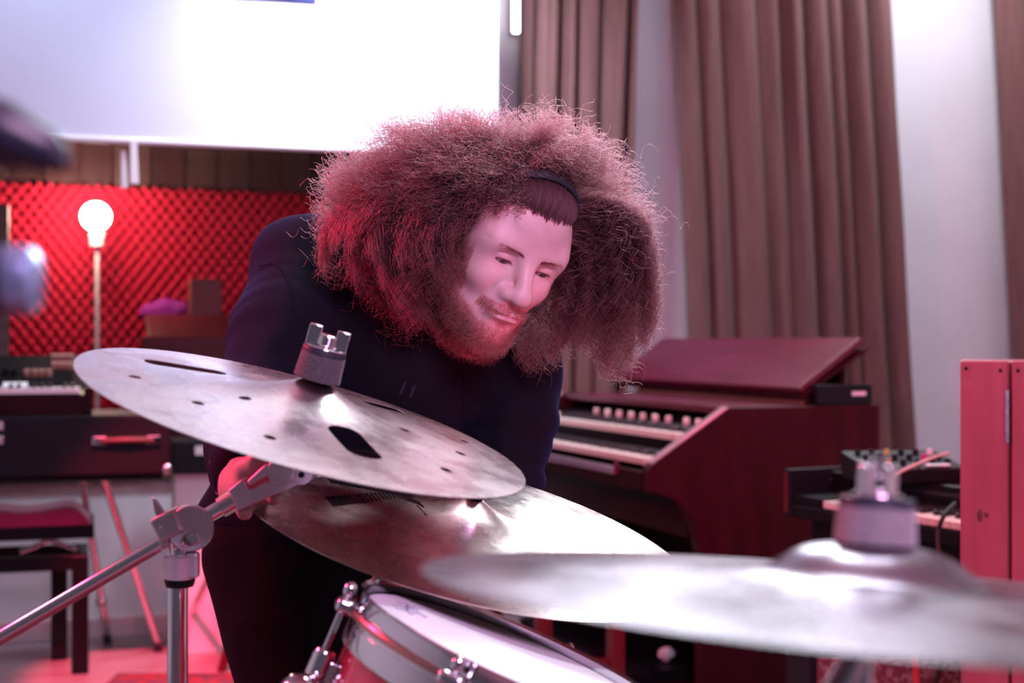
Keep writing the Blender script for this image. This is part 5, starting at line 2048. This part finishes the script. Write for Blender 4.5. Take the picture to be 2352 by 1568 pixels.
# gather the clumps into locks so that gaps open between them
NL = 420
li = rh_.integers(0, NC, NL)
Q3 = np.stack([px, py, (dep - DC) * 1500], 1)
near = np.argmin(((Q3[:, None, :] - Q3[li][None]) ** 2).sum(2), axis=1)
pull = 0.22 + 0.40 * sstep(430, 640, py)
px = px + (Q3[li][near][:, 0] - px) * pull
py = py + (Q3[li][near][:, 1] - py) * pull * 0.55 + 14 * np.sin(near * 1.7) * sstep(600, 760, py)
dep = dep + (dep[li][near] - dep) * pull
T = unproj(px, py, dep)
lift = 0.15 + 0.55 * sstep(480, 760, py)
root, nrm = scalp_root(T, lift)
# strands of one clump
rep = np.repeat(np.arange(NC), NS)
n = len(rep)
spread = np.where(py > 540, 0.0032, 0.0080)[rep]
T2 = T[rep] + rh_.normal(size=(n, 3)) * spread[:, None]
R2 = root[rep] + rh_.normal(size=(n, 3)) * 0.0035
L = np.linalg.norm(T2 - R2, axis=1)
g = sstep(470, 640, py)[rep]
od = T2 - SKW
od /= np.linalg.norm(od, axis=1, keepdims=True)
P1 = R2 + nrm[rep] * (L * 0.38)[:, None] + UPV * (L * 0.14 * (1 - 0.3 * g))[:, None]
P2 = T2 - od * (L * 0.30 * (1 - g))[:, None] + (UPV * 0.10 + od * 0.012) * (g * np.minimum(1, L / 0.16))[:, None]
s_ = np.linspace(0, 1, K)[None, :, None]
B = (1 - s_) ** 3 * R2[:, None] + 3 * (1 - s_) ** 2 * s_ * P1[:, None] + 3 * (1 - s_) * s_ ** 2 * P2[:, None] + s_ ** 3 * T2[:, None]
ax_ = (T2 - R2) / L[:, None]
e1 = np.cross(ax_, UPV + rh_.normal(size=(n, 3)) * 0.05)
e1 /= np.linalg.norm(e1, axis=1, keepdims=True)
e2 = np.cross(ax_, e1)
low = sstep(520, 700, py)
pitch_ = (0.021 + 0.010 * low + 0.010 * rh_.uniform(size=NC))[rep] * rh_.uniform(0.92, 1.08, n)
rad = ((0.0030 + 0.0052 * low) * rh_.uniform(0.7, 1.35, NC))[rep] * rh_.uniform(0.7, 1.25, n)
ph = (rh_.uniform(0, 6.28, NC))[rep] + rh_.normal(size=n) * (0.8 - 0.5 * low[rep])
sgn = np.where(rh_.uniform(size=NC) < 0.5, -1, 1)[rep]
th = 2 * math.pi * s_[..., 0] * (L * 1.12 / pitch_)[:, None] + ph[:, None]
ramp = np.clip(s_[..., 0] * 3.0, 0, 1) * rad[:, None]
B = B + (np.cos(th) * ramp)[..., None] * e1[:, None] + (np.sin(th) * ramp * sgn[:, None])[..., None] * e2[:, None]
wob = rh_.normal(size=(n, 6, 3)) * 0.0026
xi = np.linspace(0, 5, K)
i0 = np.minimum(xi.astype(int), 4)
fr_ = (xi - i0)[None, :, None]
B = B + (wob[:, i0] * (1 - fr_) + wob[:, i0 + 1] * fr_) * np.clip(s_ * 2, 0, 1)
# fly-aways outside the mass
nf_ = 650
ii = rh_.integers(0, len(SIL), nf_)
tt = rh_.uniform(size=nf_)
bp_ = SIL[ii] * (1 - tt[:, None]) + SIL[(ii + 1) % len(SIL)] * tt[:, None]
cen = np.array((1125, 560.0))
outd = (bp_ - cen) / np.linalg.norm(bp_ - cen, axis=1, keepdims=True)
keep = ~((bp_[:, 1] > 745) & (bp_[:, 0] > 1020) & (bp_[:, 0] < 1200))
bp_, outd = bp_[keep], outd[keep]
nf_ = len(bp_)
ext = rh_.exponential(13, nf_)
fpx = bp_ + outd * ext[:, None]
Tf = unproj(fpx[:, 0], fpx[:, 1], DC + rh_.uniform(-0.05, 0.05, nf_))
Rf, Nf = scalp_root(Tf, np.full(nf_, 0.2))
Lf = np.linalg.norm(Tf - Rf, axis=1)
odf = (Tf - SKW) / np.linalg.norm(Tf - SKW, axis=1, keepdims=True)
P1 = Rf + Nf * (Lf * 0.4)[:, None]
P2 = Tf - odf * (Lf * 0.3)[:, None] + rh_.normal(size=(nf_, 3)) * 0.015
Bf = (1 - s_) ** 3 * Rf[:, None] + 3 * (1 - s_) ** 2 * s_ * P1[:, None] + 3 * (1 - s_) * s_ ** 2 * P2[:, None] + s_ ** 3 * Tf[:, None]
axf = (Tf - Rf) / Lf[:, None]
e1 = np.cross(axf, UPV + 0.01)
e1 /= np.linalg.norm(e1, axis=1, keepdims=True)
e2 = np.cross(axf, e1)
th = 2 * math.pi * s_[..., 0] * (Lf / rh_.uniform(0.02, 0.05, nf_))[:, None] + rh_.uniform(0, 6.28, nf_)[:, None]
ra = np.clip(s_[..., 0] * 2, 0, 1) * rh_.uniform(0.003, 0.009, nf_)[:, None]
Bf = Bf + (np.cos(th) * ra)[..., None] * e1[:, None] + (np.sin(th) * ra)[..., None] * e2[:, None]
B = np.concatenate([B, Bf])
# drop whatever would hang across the face
jx = rh_.normal(size=(len(B), 1)) * 7
jy = rh_.normal(size=(len(B), 1)) * 6
qx, qy = to_px(B)
cover = inside(FACE, qx + jx, qy + jy) & ((w2h(B.reshape(-1, 3))[:, 1]).reshape(B.shape[:2]) > -0.050)
B = B[~cover.any(axis=1)]

# slicked strands from hairline to the band
hb_ = BVHTree.FromPolygons([Vector(v) for v in h2w(hV)], [tuple(q) for q in hQ.tolist()])


def skull_dir(x, y, z):
    d = np.stack([x, y, z], -1)
    return d / np.linalg.norm(d, axis=-1, keepdims=True)


BAND_B = 0.66                       # lean of the band plane, forward of straight up
ns_ = 6500
fx = rh_.uniform(-0.95, 0.95, ns_)
# root angle along the fore-aft arc, just behind the hairline
a0 = 1.31 - rh_.exponential(0.15, ns_) - 0.12 * fx ** 2 + 0.02 * np.sin(fx * 23)
tS = np.linspace(0, 1, 16)[None, :]
a_ = a0[:, None] + (BAND_B - 0.02 - a0[:, None]) * tS
xs = fx[:, None] * (0.80 + 0.16 * tS) + 0.02 * np.sin(tS * 7 + fx[:, None] * 40)
dl = np.stack([xs, np.sin(a_), np.cos(a_)], -1)
dl /= np.linalg.norm(dl, axis=-1, keepdims=True)
rr = 1.0 + (0.055 + 0.060 * rh_.uniform(size=(ns_, 1))) * np.sin(np.clip(tS * 1.25, 0, 1) * 2.2)
sl = h2w(SK_C + dl * SK_R * rr[..., None])
sl = sl + rh_.normal(size=(ns_, 1, 3)) * 0.0006
SLK = sl

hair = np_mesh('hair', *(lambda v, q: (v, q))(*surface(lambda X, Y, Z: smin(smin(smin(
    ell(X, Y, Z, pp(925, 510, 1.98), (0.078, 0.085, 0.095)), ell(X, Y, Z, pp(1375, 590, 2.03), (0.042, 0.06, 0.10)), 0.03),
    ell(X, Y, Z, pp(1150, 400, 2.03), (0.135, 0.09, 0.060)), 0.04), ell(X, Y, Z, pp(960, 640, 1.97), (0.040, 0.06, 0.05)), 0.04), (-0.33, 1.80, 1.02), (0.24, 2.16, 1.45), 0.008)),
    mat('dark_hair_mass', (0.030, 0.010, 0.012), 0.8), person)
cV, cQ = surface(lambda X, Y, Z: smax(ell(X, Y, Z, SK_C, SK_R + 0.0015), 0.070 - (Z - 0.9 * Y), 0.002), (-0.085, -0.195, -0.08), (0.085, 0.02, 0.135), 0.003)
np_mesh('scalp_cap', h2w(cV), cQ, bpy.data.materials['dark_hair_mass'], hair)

hm_ = bpy.data.materials.new('curly_auburn_hair')
hm_.use_nodes = True
nt = hm_.node_tree
nt.nodes.clear()
out = nt.nodes.new('ShaderNodeOutputMaterial')
hb2 = nt.nodes.new('ShaderNodeBsdfHairPrincipled')
hb2.parametrization = 'COLOR'
hb2.inputs['Color'].default_value = (0.060, 0.014, 0.018, 1)
hb2.inputs['Roughness'].default_value = 0.38
hb2.inputs['Radial Roughness'].default_value = 0.55
nt.links.new(hb2.outputs[0], out.inputs[0])


def strands(name, arr, r0, r1, m_, parent):
    n, k, _ = arr.shape
    inv = np.array(mw(parent).inverted())
    A = arr.reshape(-1, 3) @ inv[:3, :3].T + inv[:3, 3]
    hc_ = bpy.data.hair_curves.new(name)
    hc_.add_curves([k] * n)
    hc_.attributes['position'].data.foreach_set('vector', A.astype(np.float32).ravel())
    ra = hc_.attributes.get('radius') or hc_.attributes.new('radius', 'FLOAT', 'POINT')
    rr = np.tile(np.linspace(r0, r1, k), n).astype(np.float32)
    ra.data.foreach_set('value', rr)
    hc_.materials.append(m_)
    o = bpy.data.objects.new(name, hc_)
    link(o, parent)
    MW[o.name] = mw(parent)
    o['kind'] = 'stuff'
    return o


strands('curls', B, 0.00027, 0.00017, hm_, hair)
strands('slicked_hair', SLK, 0.00008, 0.00032, hm_, hair)

# head band
bpts = []
for k in range(41):
    f = -0.97 + 1.42 * k / 40
    c_ = math.sqrt(1 - f * f)
    d_ = np.array((f, math.sin(BAND_B) * c_, math.cos(BAND_B) * c_))
    bpts.append(h2w(SK_C + d_ * SK_R * 1.125))
fwd = h2w((0, 1, 0)) - h2w((0, 0, 0))
vs, fs = [], []
for k, p in enumerate(bpts):
    t = bpts[min(k + 1, 40)] - bpts[max(k - 1, 0)]
    t /= np.linalg.norm(t)
    o_ = p - SKW
    o_ = o_ - t * (o_ @ t)
    o_ /= np.linalg.norm(o_)
    w_ = np.cross(t, o_)
    for j in range(10):
        a = 2 * math.pi * j / 10
        vs.append(Vector(p + w_ * 0.0062 * math.cos(a) + o_ * (0.0026 * math.sin(a))))
for k in range(40):
    for j in range(10):
        fs.append((k * 10 + j, k * 10 + (j + 1) % 10, (k + 1) * 10 + (j + 1) % 10, (k + 1) * 10 + j))
MB().add(vs, fs).build('head_band', mat('black_elastic_band', (0.012, 0.014, 0.03), 0.6, bump=0.4, scale=400), person, smooth=True)

# ---------------------------------------------------------------- beard, moustache, brows, lashes
hN = normals(hV, hQ)
area_i = rh_.integers(0, len(hV), 60000)
wv = beard_w(hV)[area_i]
sel = area_i[rh_.uniform(size=len(area_i)) < wv ** 1.3]
sel = sel[:18000]
p0 = hV[sel] + rh_.normal(size=(len(sel), 3)) * 0.0008
nn = hN[sel]
mus = (p0[:, 2] > -0.076) & (np.abs(p0[:, 0]) < 0.036) & (p0[:, 1] > -0.01)
chinw = sstep(-0.080, -0.105, p0[:, 2])
ln = np.where(mus, 0.0062, 0.0060 + 0.0085 * chinw) * rh_.uniform(0.6, 1.25, len(sel))
down = np.tile(np.array((0, 0.15, -1.0)), (len(sel), 1))
down[:, 0] = np.where(mus, np.sign(p0[:, 0]) * 0.9, np.sign(p0[:, 0]) * 0.15)
dirn = nn * np.where(mus, 0.30, 0.55)[:, None] + down * 0.75 + rh_.normal(size=(len(sel), 3)) * 0.33
dirn /= np.linalg.norm(dirn, axis=1, keepdims=True)
side_ = np.cross(dirn, rh_.normal(size=(len(sel), 3)))
side_ /= np.linalg.norm(side_, axis=1, keepdims=True)
kk = np.linspace(0, 1, 7)[None, :, None]
bd_ = p0[:, None] + dirn[:, None] * ln[:, None, None] * kk + side_[:, None] * (ln[:, None, None] * 0.28 * np.sin(kk * 3.6))
hm2 = hm_.copy()
hm2.name = 'auburn_beard_hair'
hm2.node_tree.nodes['Principled Hair BSDF'].inputs['Color'].default_value = (0.30, 0.060, 0.055, 1)
strands('beard', h2w(bd_), 0.00021, 0.00012, hm2, person)

hbv = BVHTree.FromPolygons([Vector(v) for v in hV], [tuple(q) for q in hQ.tolist()])
for sx in (1, -1):
    rows = []
    for k in range(330):
        t = rh_.uniform()
        x = 0.012 + 0.036 * t
        z = 0.0105 + 0.0105 * t - 0.0045 * t * t + rh_.normal() * 0.0011
        h, n_, _, _ = hbv.ray_cast(Vector((sx * x, 0.06, z)), Vector((0, -1, 0)))
        if h is None:
            continue
        d_ = Vector((sx * 1.0, -0.15 - 0.5 * t, 0.35 - 0.85 * t)) + n_ * 0.22 + Vector(rh_.normal(size=3) * 0.14)
        d_.normalize()
        l_ = 0.0068 * rh_.uniform(0.6, 1.1)
        rows.append([np.array(h + d_ * l_ * q - n_ * (0.0009 * q * q)) for q in np.linspace(0, 1, 5)])
    strands('eyebrow', h2w(np.array(rows)), 0.00013, 0.00006, hm_, person)
    rows = []
    for k in range(60):
        t = k / 59
        x = 0.0195 + 0.0238 * t
        z = -0.0056 + 0.0031 * math.sqrt(max(0, 1 - ((x - 0.0312) / 0.0125) ** 2))
        h, n_, _, _ = hbv.ray_cast(Vector((sx * x, 0.06, z + 0.0008)), Vector((0, -1, 0)))
        if h is None:
            continue
        d_ = Vector((sx * (t - 0.45) * 0.8, 1.0, -0.55))
        d_.normalize()
        rows.append([np.array(h + d_ * 0.0062 * q + Vector((0, 0, 0.0014)) * q * q) for q in np.linspace(0, 1, 5)])
    strands('eyelashes', h2w(np.array(rows)), 0.00012, 0.00005, hm_, person)
